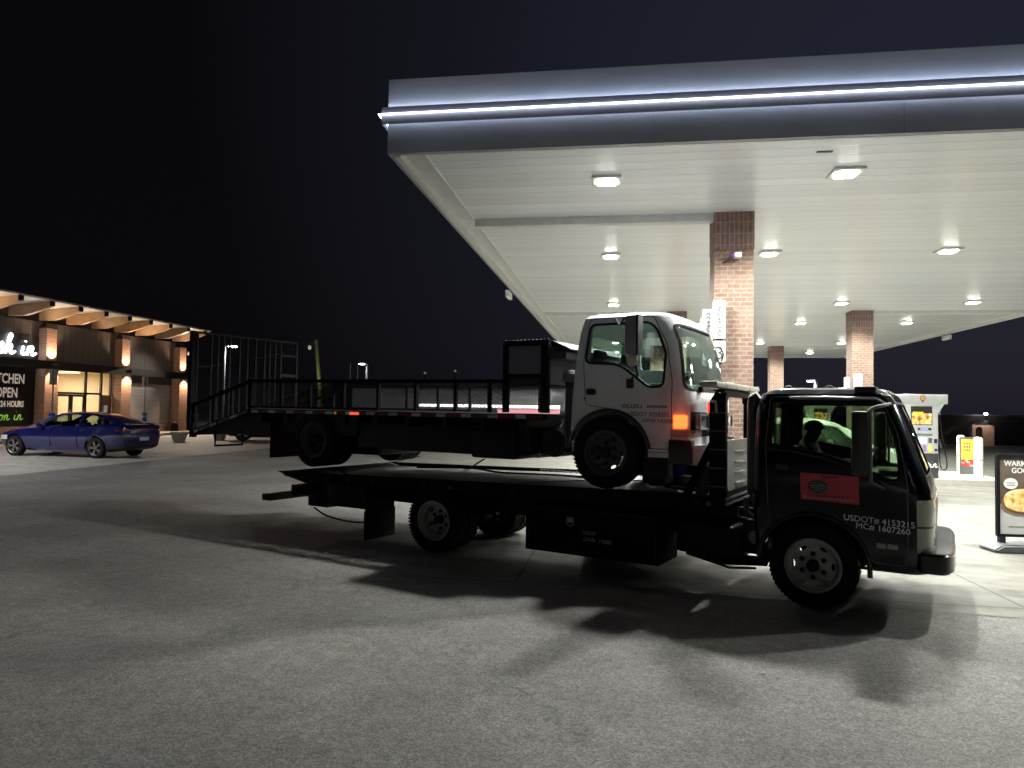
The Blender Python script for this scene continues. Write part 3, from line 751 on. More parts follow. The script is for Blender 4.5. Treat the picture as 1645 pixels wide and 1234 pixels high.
# ---- canopy lights
M_lens = mat('canopy_lens', (1, 1, 1), .4, emit=32, ecol=(1, .99, .9), namt=0)
M_house = mat('lamp_housing', (.75, .75, .74), .35)
LG_U = (-.22, 3.17, 6.75, 10.5); LG_V = (10.62, 15.85, 23.1, 28.1, 35.9, 41.7)
rown = ['nearest', 'second', 'third', 'fourth', 'fifth', 'farthest']; coln = ['leftmost', 'second', 'third', 'rightmost']
proto = None
for j, v in enumerate(LG_V):
    for i, u_ in enumerate(LG_U):
        lb = 'square canopy lamp, %s in its row, %s row from the front fascia' % (coln[i], rown[j])
        if proto is None:
            proto = thing('canopy_light', lb, 'ceiling light', (u_, v, ZC), 0, 'lamps in the canopy soffit')
            mb = MB(); mb.box(-.215, .215, -.215, .215, -.008, .028, .006)
            mb.build('housing', M_house, proto)
            mb = MB(); mb.box(-.135, .135, -.135, .135, -.030, -.009, .008); mb.build('lens', M_lens, proto)
            t_ = proto
        else:
            t_ = copy_tree(proto); t_.location = (u_, v, ZC); t_['label'] = lb
        canopy_lamp(u_, v)

# ================================================================== COLUMNS
cn = {(1.93, 12.72): 'tall brick column nearest the trucks with white lane signs and a camera', (1.93, 25.05): 'brick column seen just behind the white cab windscreen', (1.93, 38.0): 'far brick column hidden behind the white cab',
      (7.95, 12.72): 'brick column beyond the right edge of the picture', (7.95, 25.05): 'brick column right of the tall one with two small white signs', (7.95, 38.0): 'slim far brick column between the tall one and the next'}
for (u_, v), lb in cn.items():
    c_ = thing('brick_column', lb, 'column', (u_, v + .18, 0), 0, 'brick columns of the canopy')
    mb = MB(); mb.box(-.325, .325, -.325, .325, -.325, 4.53); mb.build('shaft', M_brick, c_)
    mb = MB(); mb.box(-.335, .335, -.335, .335, 4.532, ZC + .06); mb.build('crown', M_soldier, c_)

# lane signs on the front and second column
M_signlit = mat('sign_face', (.42, .44, .42), .4, emit=.10, ecol=(.92, 1, .94), namt=0)
def lane_sign(x, y, z0, z1, w, num, lb, rz):
    t_ = thing('lane_sign', lb, 'sign', (x, y, z0), rz, 'white lane signs on the brick columns')
    H_ = z1 - z0; zn = H_ * .37
    mb = MB(); mb.box(-w, w, -.05, .05, zn + .03, H_, .03); mb.build('name_panel', M_signlit, t_)
    mb = MB(); mb.box(-w, w, -.05, .05, .04, zn, .03); mb.build('number_panel', M_signlit, t_)
    mb = MB(); mb.box(-w * .6, w * .6, -.03, .03, zn, zn + .03); mb.box(-.04, .04, -.03, .03, 0, .04); mb.box(-.02, .02, .05, .11, H_ * .3, H_ * .36); mb.build('bracket', M_dark, t_)
    mb = MB(); Mx = FR((0, -.052, (zn + H_) / 2), (0, 0, -1), (1, 0, 0))
    # short upright glyph marks, too small to read
    n = 8; L_ = (H_ - zn) * .78
    for k in range(n):
        cx = -L_ / 2 + L_ * (k + .5) / n; q = L_ / n * .30
        for s_ in random.sample([(-q, -q, q, -q), (-q, q, q, q), (-q, -q, -q, q), (q, -q, q, q), (-q, 0, q, 0)], 3):
            mb.bar(Mx @ Vector((cx + s_[0], s_[1] * 1.2, 0)), Mx @ Vector((cx + s_[2], s_[3] * 1.2, 0)), .008, .012)
    mb.build('name_lettering', M_letter_k, t_)
    mb = MB(); text(mb, num, .3 * (H_ / 1.05), FR((0, -.053, zn * .22), (1, 0, 0)), align='CENTER'); mb.build('lane_number', M_letter_k, t_)
lane_sign(1.665, 12.42, 2.52, 3.62, .105, '3', 'tall white vertical lane sign on the near brick column, the right one of two', 0.0)
lane_sign(1.50, 12.62, 2.47, 3.50, .085, '5', 'slimmer white vertical lane sign behind the wide one on the near column', 0.0)
lane_sign(7.70, 24.62, 2.0, 3.06, .13, '8', 'small white lane sign on the second brick column, the right one', 0.0)
lane_sign(7.41, 24.8, 1.95, 2.95, .08, '7', 'thin white lane sign at the left edge of the second brick column', 0.0)

t_ = thing('security_camera', 'small white box camera with purple lens high on the near brick column', 'camera', (1.93, 12.56, 4.40), 0)
mb = MB(); mb.box(-.02, .10, -.16, 0, -.045, .045, .015); mb.build('camera_body', M_white, t_)
mb = MB(); mb.ball((-.05, -.12, -.005), .045); mb.build('lens_dome', mat('purple_dome', (.12, .05, .3), .15, coat=.5), t_)
mb = MB(); mb.path([(-.07, -.12, -.03), (-.12, -.05, -.08), (-.2, 0, -.12)], .009); mb.build('cable', M_dark, t_)

# the canopy was laid out for a 5.15 m soffit; its true soffit height is 4.6 m, so bring the whole station structure to that size
KS = .84
for o in set(bpy.data.objects) - before_canopy:
    if o.parent is None:
        p = o.location
        o.location = (p.x * KS, p.y * KS, 1.7 + (p.z - 1.7) * KS)
        if o.type != 'LIGHT': o.scale = (KS, KS, KS)

# ================================================================== PUMPS AND ISLANDS
M_picA, ntA, bA = nodes_of('pump_screen_picture')
def picture(name, stops, scale, emit, axis_bias=0.0, seed=0.0):
    """soft-edged photographic blotches of several colours (advert pictures)"""
    m, nt, b = nodes_of(name); L = nt.links.new
    tcn = nt.nodes.new('ShaderNodeTexCoord'); mp = nt.nodes.new('ShaderNodeMapping'); mp.inputs['Location'].default_value = (seed, seed, seed); L(tcn.outputs['Object'], mp.inputs[0])
    nz = nt.nodes.new('ShaderNodeTexNoise'); nz.inputs['Scale'].default_value = scale; nz.inputs['Detail'].default_value = 6; L(mp.outputs[0], nz.inputs['Vector'])
    r = nt.nodes.new('ShaderNodeValToRGB'); r.color_ramp.elements[0].position = stops[0][0]; r.color_ramp.elements[0].color = (*stops[0][1], 1)
    r.color_ramp.elements[1].position = stops[-1][0]; r.color_ramp.elements[1].color = (*stops[-1][1], 1)
    for p_, c_ in stops[1:-1]: q = r.color_ramp.elements.new(p_); q.color = (*c_, 1)
    L(nz.outputs['Fac'], r.inputs[0]); L(r.outputs[0], b.inputs['Base Color'])
    if emit: L(r.outputs[0], b.inputs['Emission Color']); b.inputs['Emission Strength'].default_value = emit
    b.inputs['Roughness'].default_value = .35
    return m
M_food = picture('food_picture', [(.35, (.12, .04, .015)), (.47, (.62, .28, .06)), (.58, (.85, .60, .22)), (.7, (.9, .82, .6))], 9, .5)
M_crust = picture('crust_picture', [(.3, (.35, .12, .03)), (.45, (.68, .38, .10)), (.55, (.80, .58, .24)), (.68, (.86, .74, .45))], 14, .12)
M_yellow = picture('yellow_poster', [(.35, (.85, .42, .03)), (.5, (.92, .56, .05)), (.7, (.95, .65, .1))], 5, .35)
M_screen = mat('lit_blue_display', (.12, .16, .5), .3, emit=1.0, ecol=(.2, .28, .9))
M_lcd = mat('pale_display', (.5, .6, .62), .3, emit=.8, ecol=(.7, .85, .9))
M_pumpw = mat('pump_white', (.46, .47, .46), .35)
def pump(x, y, lb, rz=0):
    t_ = thing('fuel_pump', lb, 'fuel pump', (x, y, .15), rz, 'fuel pumps under the canopy')
    for sd in (0, 1):
        S_ = Matrix.Rotation(math.pi * sd, 4, 'Z')
        f_ = lambda xx, zz: FR(S_ @ Vector((xx, -.302, zz)), S_ @ Vector((1, 0, 0)))
        if sd == 0:
            mb = MB(); mb.box(-.42, .42, -.27, .27, 0, .62, .01); mb.build('base_cabinet', mat('pump_base_dark', (.045, .045, .05), .4), t_)
            mb = MB(); mb.box(-.45, .40, -.30, .30, .621, 1.86, .02); mb.build('cabinet', M_pumpw, t_)
            mb = MB(); mb.box(-.72, .62, -.33, .33, 1.861, 2.10, .015); mb.build('valance', M_pumpw, t_)
            mb = MB()
            for yq in (-.27, .27):
                mb.prism([(-.451, 1.55), (-.66, 1.858), (-.451, 1.858)], 'y', yq - .02, yq + .02); mb.prism([(.401, 1.62), (.401, 1.858), (.55, 1.858)], 'y', yq - .02, yq + .02)
            mb.build('valance_bracket', M_pumpw, t_)
        pane = MB(); pane.box(-.24, .26, -.312, -.300, 1.33, 1.80, M=S_); pane.build('advert_frame', M_plastic_k, t_)
        pic = MB(); pic.box(-.22, .24, -.318, -.3125, 1.35, 1.62, M=S_); pic.build('advert_picture', M_food, t_)
        st = MB(); st.box(-.20, .05, -.322, -.3185, 1.58, 1.66, M=S_); st.build('advert_stripe', M_yellow, t_)
        d_ = MB(); d_.box(-.08, .24, -.312, -.300, 1.20, 1.26, M=S_); d_.build('price_display_frame', M_plastic_k, t_)
        d_ = MB(); d_.box(-.02, .16, -.316, -.3125, 1.21, 1.25, M=S_); d_.build('price_display', M_screen, t_)
        d_ = MB(); d_.box(-.10, .26, -.33, -.300, 1.07, 1.12, .005, M=S_); d_.build('trim_rail', M_galv, t_)
        d_ = MB(); d_.box(-.08, .12, -.316, -.300, .87, 1.01, .004, M=S_); d_.build('payment_screen', M_lcd, t_)
        d_ = MB()
        for k in range(3):
            for q in range(4): d_.box(.17 + k * .03, .19 + k * .03, -.315, -.300, .89 + q * .03, .91 + q * .03, M=S_)
        d_.build('keypad', M_plastic_k, t_)
        d_ = MB(); d_.box(.30, .37, -.325, -.300, .88, .99, .005, M=S_); d_.build('card_reader', M_plastic_k, t_); d_ = MB(); d_.box(.31, .36, -.32, -.300, .68, .74, M=S_); d_.build('receipt_slot', M_plastic_k, t_)
        for k, c_ in enumerate(((.5, .55, .2), (.30, .2, .45), (.75, .6, .12))):
            d_ = MB(); d_.box(-.10 + k * .13, -.01 + k * .13, -.314, -.300, .66, .83, .003, M=S_); d_.build('grade_button', mat('grade_button_%d' % k, c_, .4), t_)
        # pin-shaped emblem on the valance
        d_ = MB(); Mx = FR(S_ @ Vector((.03, -.332, 1.99)), S_ @ Vector((1, 0, 0)))
        pin = [(0, -.105)] + [(.07 * math.cos(R(a)), .02 + .07 * math.sin(R(a))) for a in range(-30, 211, 20)]
        d_.mesh(fill2d([pin], .008), 0, Mx); d_.build('pin_emblem', mat('emblem_red', (.35, .08, .05), .4), t_)
        d_ = MB(); d_.mesh(fill2d([circle(0, .02, .048, 16), circle(0, .02, .028, 16)], .014), 0, Mx); d_.mesh(fill2d([circle(0, .02, .018, 12)], .014), 0, Mx)
        d_.build('emblem_ring', mat('emblem_yellow', (.6, .5, .15), .4), t_)
        # shop name in script on the base
        d_ = MB(); cursive(d_, 'dash in', .19, FR(S_ @ Vector((-.36, -.275, .27)), S_ @ Vector((1, 0, 0))), .014); d_.build('script_lettering', M_white, t_)
        # hose
        h_ = MB(); h_.path([S_ @ Vector(p) for p in smooth([(.47, -.2, 1.72), (.49, -.22, 1.3), (.56, -.24, .8), (.62, -.25, .35), (.56, -.26, .22), (.47, -.27, .28), (.43, -.28, .6), (.42, -.29, .82)], 5)], .014); h_.build('hose', M_rubber, t_)
        h_ = MB(); h_.bar(S_ @ Vector((.44, -.24, .64)), S_ @ Vector((.44, -.24, .98)), .09, .07); h_.bar(S_ @ Vector((.44, -.28, .9)), S_ @ Vector((.44, -.38, .75)), .03, .03); h_.build('nozzle', M_plastic_k, t_)
        h_ = MB(); h_.cyl(S_ @ Vector((.47, -.2, 1.6)), S_ @ Vector((.47, -.2, 1.8)), .03); h_.cyl(S_ @ Vector((.47, -.2, 1.8)), S_ @ Vector((.40, -.2, 1.84)), .02); h_.build('hose_fitting', M_galv, t_)
    return t_
pump(7.50, 19.5, 'white fuel pump seen right of the black cab windscreen')
pump(8.0, 30.4, 'white fuel pump seen through the black cab side window')
pump(1.9, 31.5, 'white fuel pump hidden behind the white cab')
def island(x, y, hx, lb):
    t_ = thing('pump_island', lb, 'island', (x, y, 0), 0, 'pump islands')
    mb = MB(); mb.prism(rrect(-hx, hx, -.62, 2.2, .35), 'z', .0, .15); mb.build('kerb', M_conc_post, t_)
    return t_
island(8.0, 19.6, 1.62, 'long concrete pump island under the right pump')
island(8.0, 30.5, 1.6, 'concrete pump island under the pump seen through the cab window')
island(1.9, 31.5, 1.6, 'concrete pump island behind the white cab')
def bollard(x, y, h_, r_, lb):
    t_ = thing('bollard', lb, 'bollard', (x, y, 0), 0, 'white bollards by the pumps')
    mb = MB(); mb.lathe([(0, h_ + .02), (r_ * .6, h_ + .015), (r_ * .95, h_ - .02), (r_, h_ - .06), (r_, .0)], axis='z', n=28); mb.build('post', M_white, t_)
    mb = MB(); mb.path([(r_ * 1.06 * math.cos(6.28 * k / 24), r_ * 1.06 * math.sin(6.28 * k / 24), h_ * .52) for k in range(24)], .008, closed=True); mb.build('strap', M_dark, t_)
bollard(9.11, 19.83, 1.17, .105, 'thick white bollard in front of the yellow poster')
bollard(9.47, 21.6, 1.17, .10, 'white bollard just behind the yellow poster')
t_ = thing('poster_board', 'small upright poster board with yellow top and red food picture between bollards', 'poster', (9.33, 20.9, .05), R(-8))
mb = MB(); mb.mesh(fill2d([rrect(-.19, .19, 0, 1.08, .03), rrect(-.155, .155, .05, 1.03, .01)], .04), 0, FR((0, 0, .02))); mb.build('frame', M_grey, t_)
mb = MB(); mb.box(-.155, .155, -.008, .01, .5, 1.045); mb.build('yellow_panel', M_yellow, t_)
mb = MB(); mb.box(-.155, .155, -.008, .01, .32, .4985); mb.build('food_panel', picture('red_food_picture', [(.35, (.4, .02, .02)), (.5, (.6, .05, .04)), (.62, (.8, .5, .4))], 8, .2), t_)
mb = MB(); mb.box(-.155, .155, -.008, .01, .065, .3185); mb.build('lower_panel', M_grey, t_)
mb = MB()
for k in range(3):
    for q in range(3): mb.box(-.08 + q * .055, -.045 + q * .055, -.012, -.0085, .72 + k * .09, .78 + k * .09)
mb.build('lettering', M_letter_k, t_)
mb = MB(); mb.box(-.02, .02, -.01, .01, -.05, .03); mb.box(-.16, .16, -.12, .12, -.05, -.03); mb.build('foot', M_dark, t_)

# sandwich board with pizza picture
t_ = thing('pavement_sign', 'black framed poster stand with a pizza picture on a rubber base', 'sign', (5.19, 9.97, 0), R(4))
W2 = .42
mb = MB(); mb.mesh(fill2d([rrect(-W2, W2, .185, 1.235, .02), rrect(-W2 + .035, W2 - .035, .22, 1.20, .005)], .05), 0, FR((0, 0, 0))); mb.build('frame', M_frame, t_)
mb = MB(); mb.box(-W2 + .035, W2 - .035, -.01, .01, .60, 1.20); mb.build('upper_panel', mat('poster_brown', (.13, .095, .075), .4, namt=.5, nscale=4), t_)
mb = MB(); mb.box(-W2 + .035, W2 - .035, -.01, .01, .22, .599); mb.build('lower_panel', mat('poster_pale', (.50, .50, .49), .4), t_)
mb = MB(); Mx = FR((-.005, -.0125, 1.085)); text(mb, 'WARM, TOASTY', .095, Mx, bold=.002, align='CENTER', xs=.92); text(mb, 'GOODNESS', .095, FR((-.005, -.0125, .995)), bold=.002, align='CENTER', xs=.92)
mb.build('headline', M_white, t_)
mb = MB(); mb.mesh(fill2d([circle(-.25, .86, .085, 28, .07)], .006), 0, FR((0, -.014, 0))); mb.build('round_badge', M_white, t_)
mb = MB()
for k in range(2): mb.box(-.30, -.20, -.0185, -.0175, .865 - k * .03, .872 - k * .03)
mb.box(-.28, .1, -.0125, -.0105, .31, .318); mb.box(.02, .05, -.0125, -.0105, .335, .365)
mb.build('small_print', M_letter_k, t_)
crust = [(-.34, .62), (-.33, .72), (-.24, .78), (-.1, .80), (.08, .80), (.2, .76), (.26, .66), (.2, .56), (0, .50), (-.2, .51), (-.31, .56)]
mb = MB(); mb.mesh(fill2d([[(p[0] * 1.07 + .0, p[1] - .035) for p in rounded(crust, .05)]], .006), 0, FR((0, -.0145, 0))); mb.build('pizza_tray_picture', mat('tray_brown', (.30, .14, .08), .5), t_)
mb = MB(); mb.mesh(fill2d([rounded(crust, .06)], .006), 0, FR((0, -.0215, 0))); mb.build('pizza_picture', M_crust, t_)
mb = MB()
for x in (-.36, .36): mb.box(x - .035, x - .008, -.03, .03, .1, .185); mb.box(x + .008, x + .035, -.03, .03, .1, .185)
mb.build('leg', M_dark, t_)
mb = MB()
base = [(-.56, .035), (-.44, .11), (.44, .11), (.56, .035), (.5, .0), (-.5, .0)]
mb.prism(base, 'y', -.2, .2)
bmx = bmesh.new(); me = mb.data('b'); bmx.from_mesh(me); bmesh.ops.bevel(bmx, geom=bmx.edges[:], offset=.02, segments=3, affect='EDGES'); bmx.to_mesh(me); bmx.free()
put(me, 'rubber_base', mat('base_grey', (.075, .08, .085), .45), t_)

# ================================================================== SHOP
WX, PX = -26.62, -26.2
shop = thing('shop_building', 'dark panelled shop with brick pillars, timber eave beams and lit glass entrance', 'building', (WX, 34, 0))
so = Vector(shop.location)
def sb(x0, x1, y0, y1, z0, z1): return (x0 - so.x, x1 - so.x, y0 - so.y, y1 - so.y, z0, z1)
VPIL = (23.9, 29.42, 34.47, 39.5)
M_batten = ribbed_mat('board_and_batten', (.13, .115, .11), 1, .42, .55, .02, 0, .45, .10)
M_lintel = mat('dark_lintel', (.018, .014, .013), .5)
mb = MB(); mb.box(*sb(WX - .25, WX, 12, 40.2, 3.66, 5.45)); mb.build('upper_wall', M_batten, shop)
mb = MB(); mb.box(*sb(WX - .2, WX + .12, 12, 40.1, 3.27, 3.658)); mb.build('lintel', M_lintel, shop)
mb = MB(); mb.box(*sb(WX - 12, WX - .25, 40.0, 40.2, 0, 5.4)); mb.box(*sb(WX - 12, WX - 11.8, 12, 40, 0, 5.4)); mb.build('end_wall', M_sbrick, shop)
for i, v in enumerate(VPIL):
    mb = MB(); mb.box(*sb(WX, PX, v - .30, v + .30, 3.66, 5.16)); mb.box(*sb(WX - .01, PX + .10, v - .42, v + .36, .0, 3.26)); mb.build('pillar', M_sbrick, shop)
    mb = MB()
    vs = [(WX - so.x, v - .34 - so.y, 5.16), (PX + .05 - so.x, v - .34 - so.y, 5.16), (PX + .05 - so.x, v + .34 - so.y, 5.16), (WX - so.x, v + .34 - so.y, 5.16), (WX + .05 - so.x, v - so.y, 5.48), (WX - so.x, v - so.y, 5.48)]
    mb.add(vs, [(0, 1, 4, 5), (1, 2, 4), (2, 3, 5, 4), (0, 3, 2, 1), (0, 5, 3)]); mb.build('pillar_cap', M_lintel, shop)
    mb = MB(); mb.box(*sb(PX + .10, PX + .36, v - .06, v + .06, 3.36, 3.52), .02); mb.build('wall_light', M_dark, shop)
    lamp('SPOT', 'wall_light_up', (PX + .30, v, 3.54), 190, WARM, .02, (-.10, 0, 1), angle=R(104), blend=.6)
    lamp('SPOT', 'wall_light_down', (PX + .36, v, 3.34), 190, WARM, .02, (-.08, 0, -1), angle=R(104), blend=.6)
# roof with timber beams rising to the eave
EX = -24.5
mb = MB(); mb.prism([(WX - 12 - so.x, 5.0), (EX - so.x, 6.14), (EX - so.x, 6.22), (WX - 12 - so.x, 5.1)], 'y', 12 - so.y, 39.6 - so.y)
me = mb.data('r'); put(me, 'roof', mat('pale_roof_edge', (.62, .60, .56), .5), shop)
mb = MB(); mb.prism([(WX - .02 - so.x, 5.455), (EX - .12 - so.x, 6.05), (EX - .12 - so.x, 6.128), (WX - .02 - so.x, 5.98)], 'y', 12 - so.y, 40.4 - so.y); 
def eave_beam(v):
    m = MB(); pts = [(WX - so.x, 5.50), (WX + .8 - so.x, 5.52), (EX - .5 - so.x, 5.74), (EX - .06 - so.x, 5.90), (EX - .06 - so.x, 6.128), (WX - so.x, 5.935)]
    m.prism(pts, 'y', v - .09 - so.y, v + .09 - so.y); m.build('eave_beam', M_wood, shop)
    m = MB(); m.box(*sb(EX - .055, EX - .02, v - .13, v + .13, 5.92, 6.13)); m.build('beam_end_plate', M_dark, shop)
v = 24.2
while v < 39.5: eave_beam(v); v += 1.655
v = 24.2 + .83
while v < 40.3:
    lamp('SPOT', 'eave_uplight', (WX + .35, v, 4.7), 60, (1, .80, .60), .05, (.75, 0, 1), angle=R(110), blend=.8); v += 3.31
# roller shutter bay
M_shut = ribbed_mat('roller_shutter', (.5, .49, .51), 2, .13, .45, .02, .3, .55, .12)
mb = MB(); mb.box(*sb(WX - .16, WX - .08, 34.8, 39.1, .55, 2.86)); mb.build('roller_shutter', M_shut, shop)
mb = MB(); mb.box(*sb(WX - .16, WX - .02, 34.8, 39.1, 2.862, 3.268)); mb.build('shutter_box', mat('shutter_box', (.07, .062, .06), .5), shop)
mb = MB(); mb.box(*sb(WX - .2, WX + .05, 34.84, 39.07, .0, .52)); mb.build('brick_plinth', M_sbrick, shop)
mb = MB(); mb.box(*sb(WX - .2, WX + .07, 34.84, 39.07, .522, .56)); mb.build('plinth_cap', M_conc_post, shop)
# black printed panel left of the entrance
mb = MB(); mb.box(*sb(WX - .1, WX + .02, 24.3, 28.98, .62, 3.268)); mb.build('printed_panel', mat('printed_black', (.012, .012, .014), .4), shop)
mb = MB(); mb.box(*sb(WX - .2, WX + .03, 24.3, 28.98, .0, .618)); mb.build('brick_plinth', M_sbrick, shop)
M_txtw = mat('printed_white', (.72, .66, .58), .5, emit=.22, ecol=(.8, .7, .6))
mb = MB()
for s_, z_, y_, sz in (('KITCHEN', 2.54, 28.41, .60), ('OPEN', 1.92, 28.06, .60), ('24 HOURS', 1.50, 28.40, .36)):
    text(mb, s_, sz, FR((WX + .022 - so.x, y_ - so.y, z_), (0, 1, 0)), align='RIGHT', xs=.74, bold=.014)
mb.build('panel_lettering', M_txtw, shop)
mb = MB(); cursive(mb, 'come on in', .50, FR((WX + .03 - so.x, 25.65 - so.y, .90), (0, 1, 0)), .022); mb.build('script_lettering', mat('printed_green', (.25, .55, .06), .5, emit=.25, ecol=(.35, .75, .1)), shop)
# lit shop name
mb = MB(); cursive(mb, 'dash in', .84, FR((WX + .10 - so.x, 25.55 - so.y, 3.84), (0, 1, 0)), .05); mb.build('illuminated_name', mat('sign_led_white', (1, 1, 1), .4, emit=3.5, ecol=(.92, .96, 1)), shop)
mb = MB(); mb.box(*sb(WX + .0, WX + .03, 24.3, 29.1, 3.661, 4.75)); mb.build('name_backing', mat('name_backing', (.05, .046, .045), .5), shop)
# entrance: frames, glass, interior
mb = MB()
for y in (29.80, 30.28, 32.22, 33.30, 34.0): mb.box(*sb(WX - .12, WX - .02, y - .05, y + .05, .14, 3.268))
for z0, z1 in ((2.14, 2.24), (.14, .22)): mb.box(*sb(WX - .119, WX - .021, 30.33, 33.25, z0, z1))
mb.build('entrance_frame', M_bronze, shop)
for y0, y1 in ((30.34, 31.24), (31.28, 32.16)):
    mb = MB(); mb.mesh(fill2d([rrect(y0, y1, .23, 2.13, .005), rrect(y0 + .11, y1 - .09, .42, 2.02, .005)], .05), 0, FR((WX - .07 - so.x, -so.y, 0), (0, 1, 0))); d_ = mb.build('door', M_bronze, shop)
    mb = MB(); mb.cyl((WX - .01 - so.x, y1 - .06 - so.y, .9), (WX - .01 - so.x, y1 - .06 - so.y, 1.4), .015); mb.build('handle', M_alu, d_)
mb = MB(); mb.box(*sb(WX - .085, WX - .078, 29.80, 34.0, .2, 3.25)); mb.build('entrance_glass', M_glassw, shop)
mb = MB(); mb.box(*sb(WX - .12, WX - .02, 33.35, 33.95, .14, 2.14)); mb.build('side_panel', mat('warm_side_panel', (.24, .15, .11), .6), shop)
M_cream = mat('cream_interior', (.72, .62, .46), .7)
mb = MB()
mb.box(*sb(WX - 5.2, WX - 5.1, 29.3, 34.3, .1, 3.3)); mb.box(*sb(WX - 5.1, WX - .21, 29.2, 29.3, .1, 3.3)); mb.box(*sb(WX - 5.1, WX - .21, 34.3, 34.4, .1, 3.3))
mb.box(*sb(WX - 5.1, WX - .21, 29.3, 34.3, 3.3, 3.4)); mb.build('interior_walls', M_cream, shop)
mb = MB(); mb.box(*sb(WX - 5.1, WX - .21, 29.3, 34.3, .08, .12)); mb.build('interior_floor', M_conc_post, shop)
mb = MB()
for y, h_ in ((30.6, 1.2), (31.9, 1.4), (33.2, 1.1)):
    mb.box(*sb(WX - 3.6, WX - 3.0, y - .45, y + .45, .121, h_))
    for k in range(3): mb.box(*sb(WX - 2.998, WX - 2.9, y - .4, y + .4, .3 + k * .35, .5 + k * .35))
mb.build('display_shelf', mat('shelf_goods', (.45, .25, .12), .6, nscale=12, namt=.55), shop)
mb = MB()
for y in (30.4, 32.8): mb.box(*sb(WX - 3.5, WX - 1.0, y - .12, y + .12, 3.26, 3.298))
mb.build('interior_tube_light', mat('interior_tube', (1, .9, .7), .5, emit=5, ecol=(1, .82, .55)), shop)
lamp('AREA', 'shop_interior_light', (WX - 2.2, 31.8, 3.2), 200, (1, .82, .60), 2.2)
mb = MB(); mb.path([(WX - .6 - so.x, 30.0 + .45 * math.cos(R(a)) - so.y, 2.45 + .45 * math.sin(R(a))) for a in range(-10, 200, 10)], .02); mb.build('hanging_arch', M_dark, shop)
mb = MB(); mb.box(*sb(WX - .018, WX - .012, 33.5, 33.75, 1.25, 1.6)); mb.build('door_notice', M_signlit, shop)
mb = MB(); mb.box(*sb(PX + .03, PX + .25, 39.86, 40.0, 4.75, 4.95), .02); mb.build('floodlight', M_white, shop)

lamp('SPOT', 'shop_flood_light', (PX + .30, 39.9, 4.9), 1500, (1, .86, .70), .08, (.75, -.9, -.55), angle=R(110), blend=.7)
# bays of the forecourt in front of the shop: accessible parking signs, planters, bin
def parking_sign(v, z0, z1, lb):
    t_ = thing('parking_sign', lb, 'sign', (-24.3, v, .0), 0, 'parking bay signs by the shop')
    mb = MB(); mb.cyl((0, 0, 0), (0, 0, z1), .03, n=10); mb.build('pole', M_galv, t_)
    mb = MB(); mb.box(.031, .045, -.16, .16, z0, z1, .004); mb.box(-.16, .16, -.045, -.031, z0, z1, .004); mb.build('plate', mat('sign_back', (.30, .29, .28), .5), t_)
    mb = MB(); mb.lathe([(0, 1.28), (.11, 1.26), (.13, 1.2), (.13, .0)], axis='z', n=24); mb.build('post_sleeve', mat('blue_sleeve', (.02, .07, .42), .4), t_)
    mb = MB(); mb.lathe([(.1315, 1.12), (.1315, 1.0)], axis='z', n=24); mb.build('reflective_band', mat('sleeve_band', (.25, .35, .6), .4), t_)
parking_sign(33.5, 2.62, 3.12, 'grey parking sign on a pole with blue sleeve before the roller shutter')
parking_sign(27.45, 2.48, 3.16, 'parking sign on a pole with blue sleeve beside the printed panel')
for x, y, lb in ((-19.40, 32.4, 'square tapered concrete planter out on the apron'), (-19.9, 29.9, 'square tapered concrete planter nearer the blue car')):
    t_ = thing('planter', lb, 'planter', (x, y, 0), 0, 'concrete planters before the shop')
    mb = MB(); w0, w1, h_ = .17, .26, .46
    mb.add([(-w0, -w0, 0), (w0, -w0, 0), (w0, w0, 0), (-w0, w0, 0), (-w1, -w1, h_ - .08), (w1, -w1, h_ - .08), (w1, w1, h_ - .08), (-w1, w1, h_ - .08)], [(3, 2, 1, 0), (0, 1, 5, 4), (1, 2, 6, 5), (2, 3, 7, 6), (3, 0, 4, 7), (4, 5, 6, 7)]); mb.build('tub', M_conc_post, t_)
    mb = MB(); mb.box(-.29, .29, -.29, .29, h_ - .078, h_, .01); mb.build('rim', M_conc_post, t_)
t_ = thing('outdoor_ashtray', 'small dark round bin at the foot of the shutter plinth', 'bin', (-26.0, 38.6, .14))
mb = MB(); mb.lathe([(0, .5), (.12, .48), (.2, .36), (.21, 0), (0, 0)], axis='z', n=20); mb.build('bin_body', M_dark, t_)
mb = MB(); mb.lathe([(0, .56), (.05, .54), (.06, .5)], axis='z', n=12); mb.build('knob', M_white, t_)

# ================================================================== LAMP POSTS AND FAR THINGS
M_lhead = mat('street_lamp_led', (1, 1, 1), .4, emit=45, ecol=(.95, .97, 1))
def street_lamp(x, y, h_, arm, lb, w=700):
    t_ = thing('street_lamp', lb, 'street lamp', (x, y, 0), 0, 'tall parking lot lamps')
    mb = MB(); mb.box(-.11, .11, -.11, .11, 0, h_, .02); mb.build('pole', mat('pale_pole', (.5, .5, .5), .5), t_)
    mb = MB(); mb.bar((0, 0, h_ - .08), (arm * .55, 0, h_ - .05), .10, .10); mb.build('arm', mat('pale_pole', (.5, .5, .5)), t_)
    mb = MB(); mb.box(min(arm * .5, arm * 1.3), max(arm * .5, arm * 1.3), -.22, .22, h_ - .08, h_ + .02, .02); mb.build('head', M_grey, t_)
    mb = MB(); mb.box(min(arm * .55, arm * 1.25), max(arm * .55, arm * 1.25), -.19, .19, h_ - .16, h_ - .082); mb.build('lens', M_lhead, t_)
    lamp('SPOT', 'street_lamp_light', (x + arm * .9, y - .1, h_ - .2), w, (.95, .97, 1), .2, (-arm * .1, -.05, -1), angle=R(150), blend=.5)
street_lamp(-34.55, 58, 7.0, .9, 'lamp post seen through the upright gate bars, leftmost of the lamps', 500)
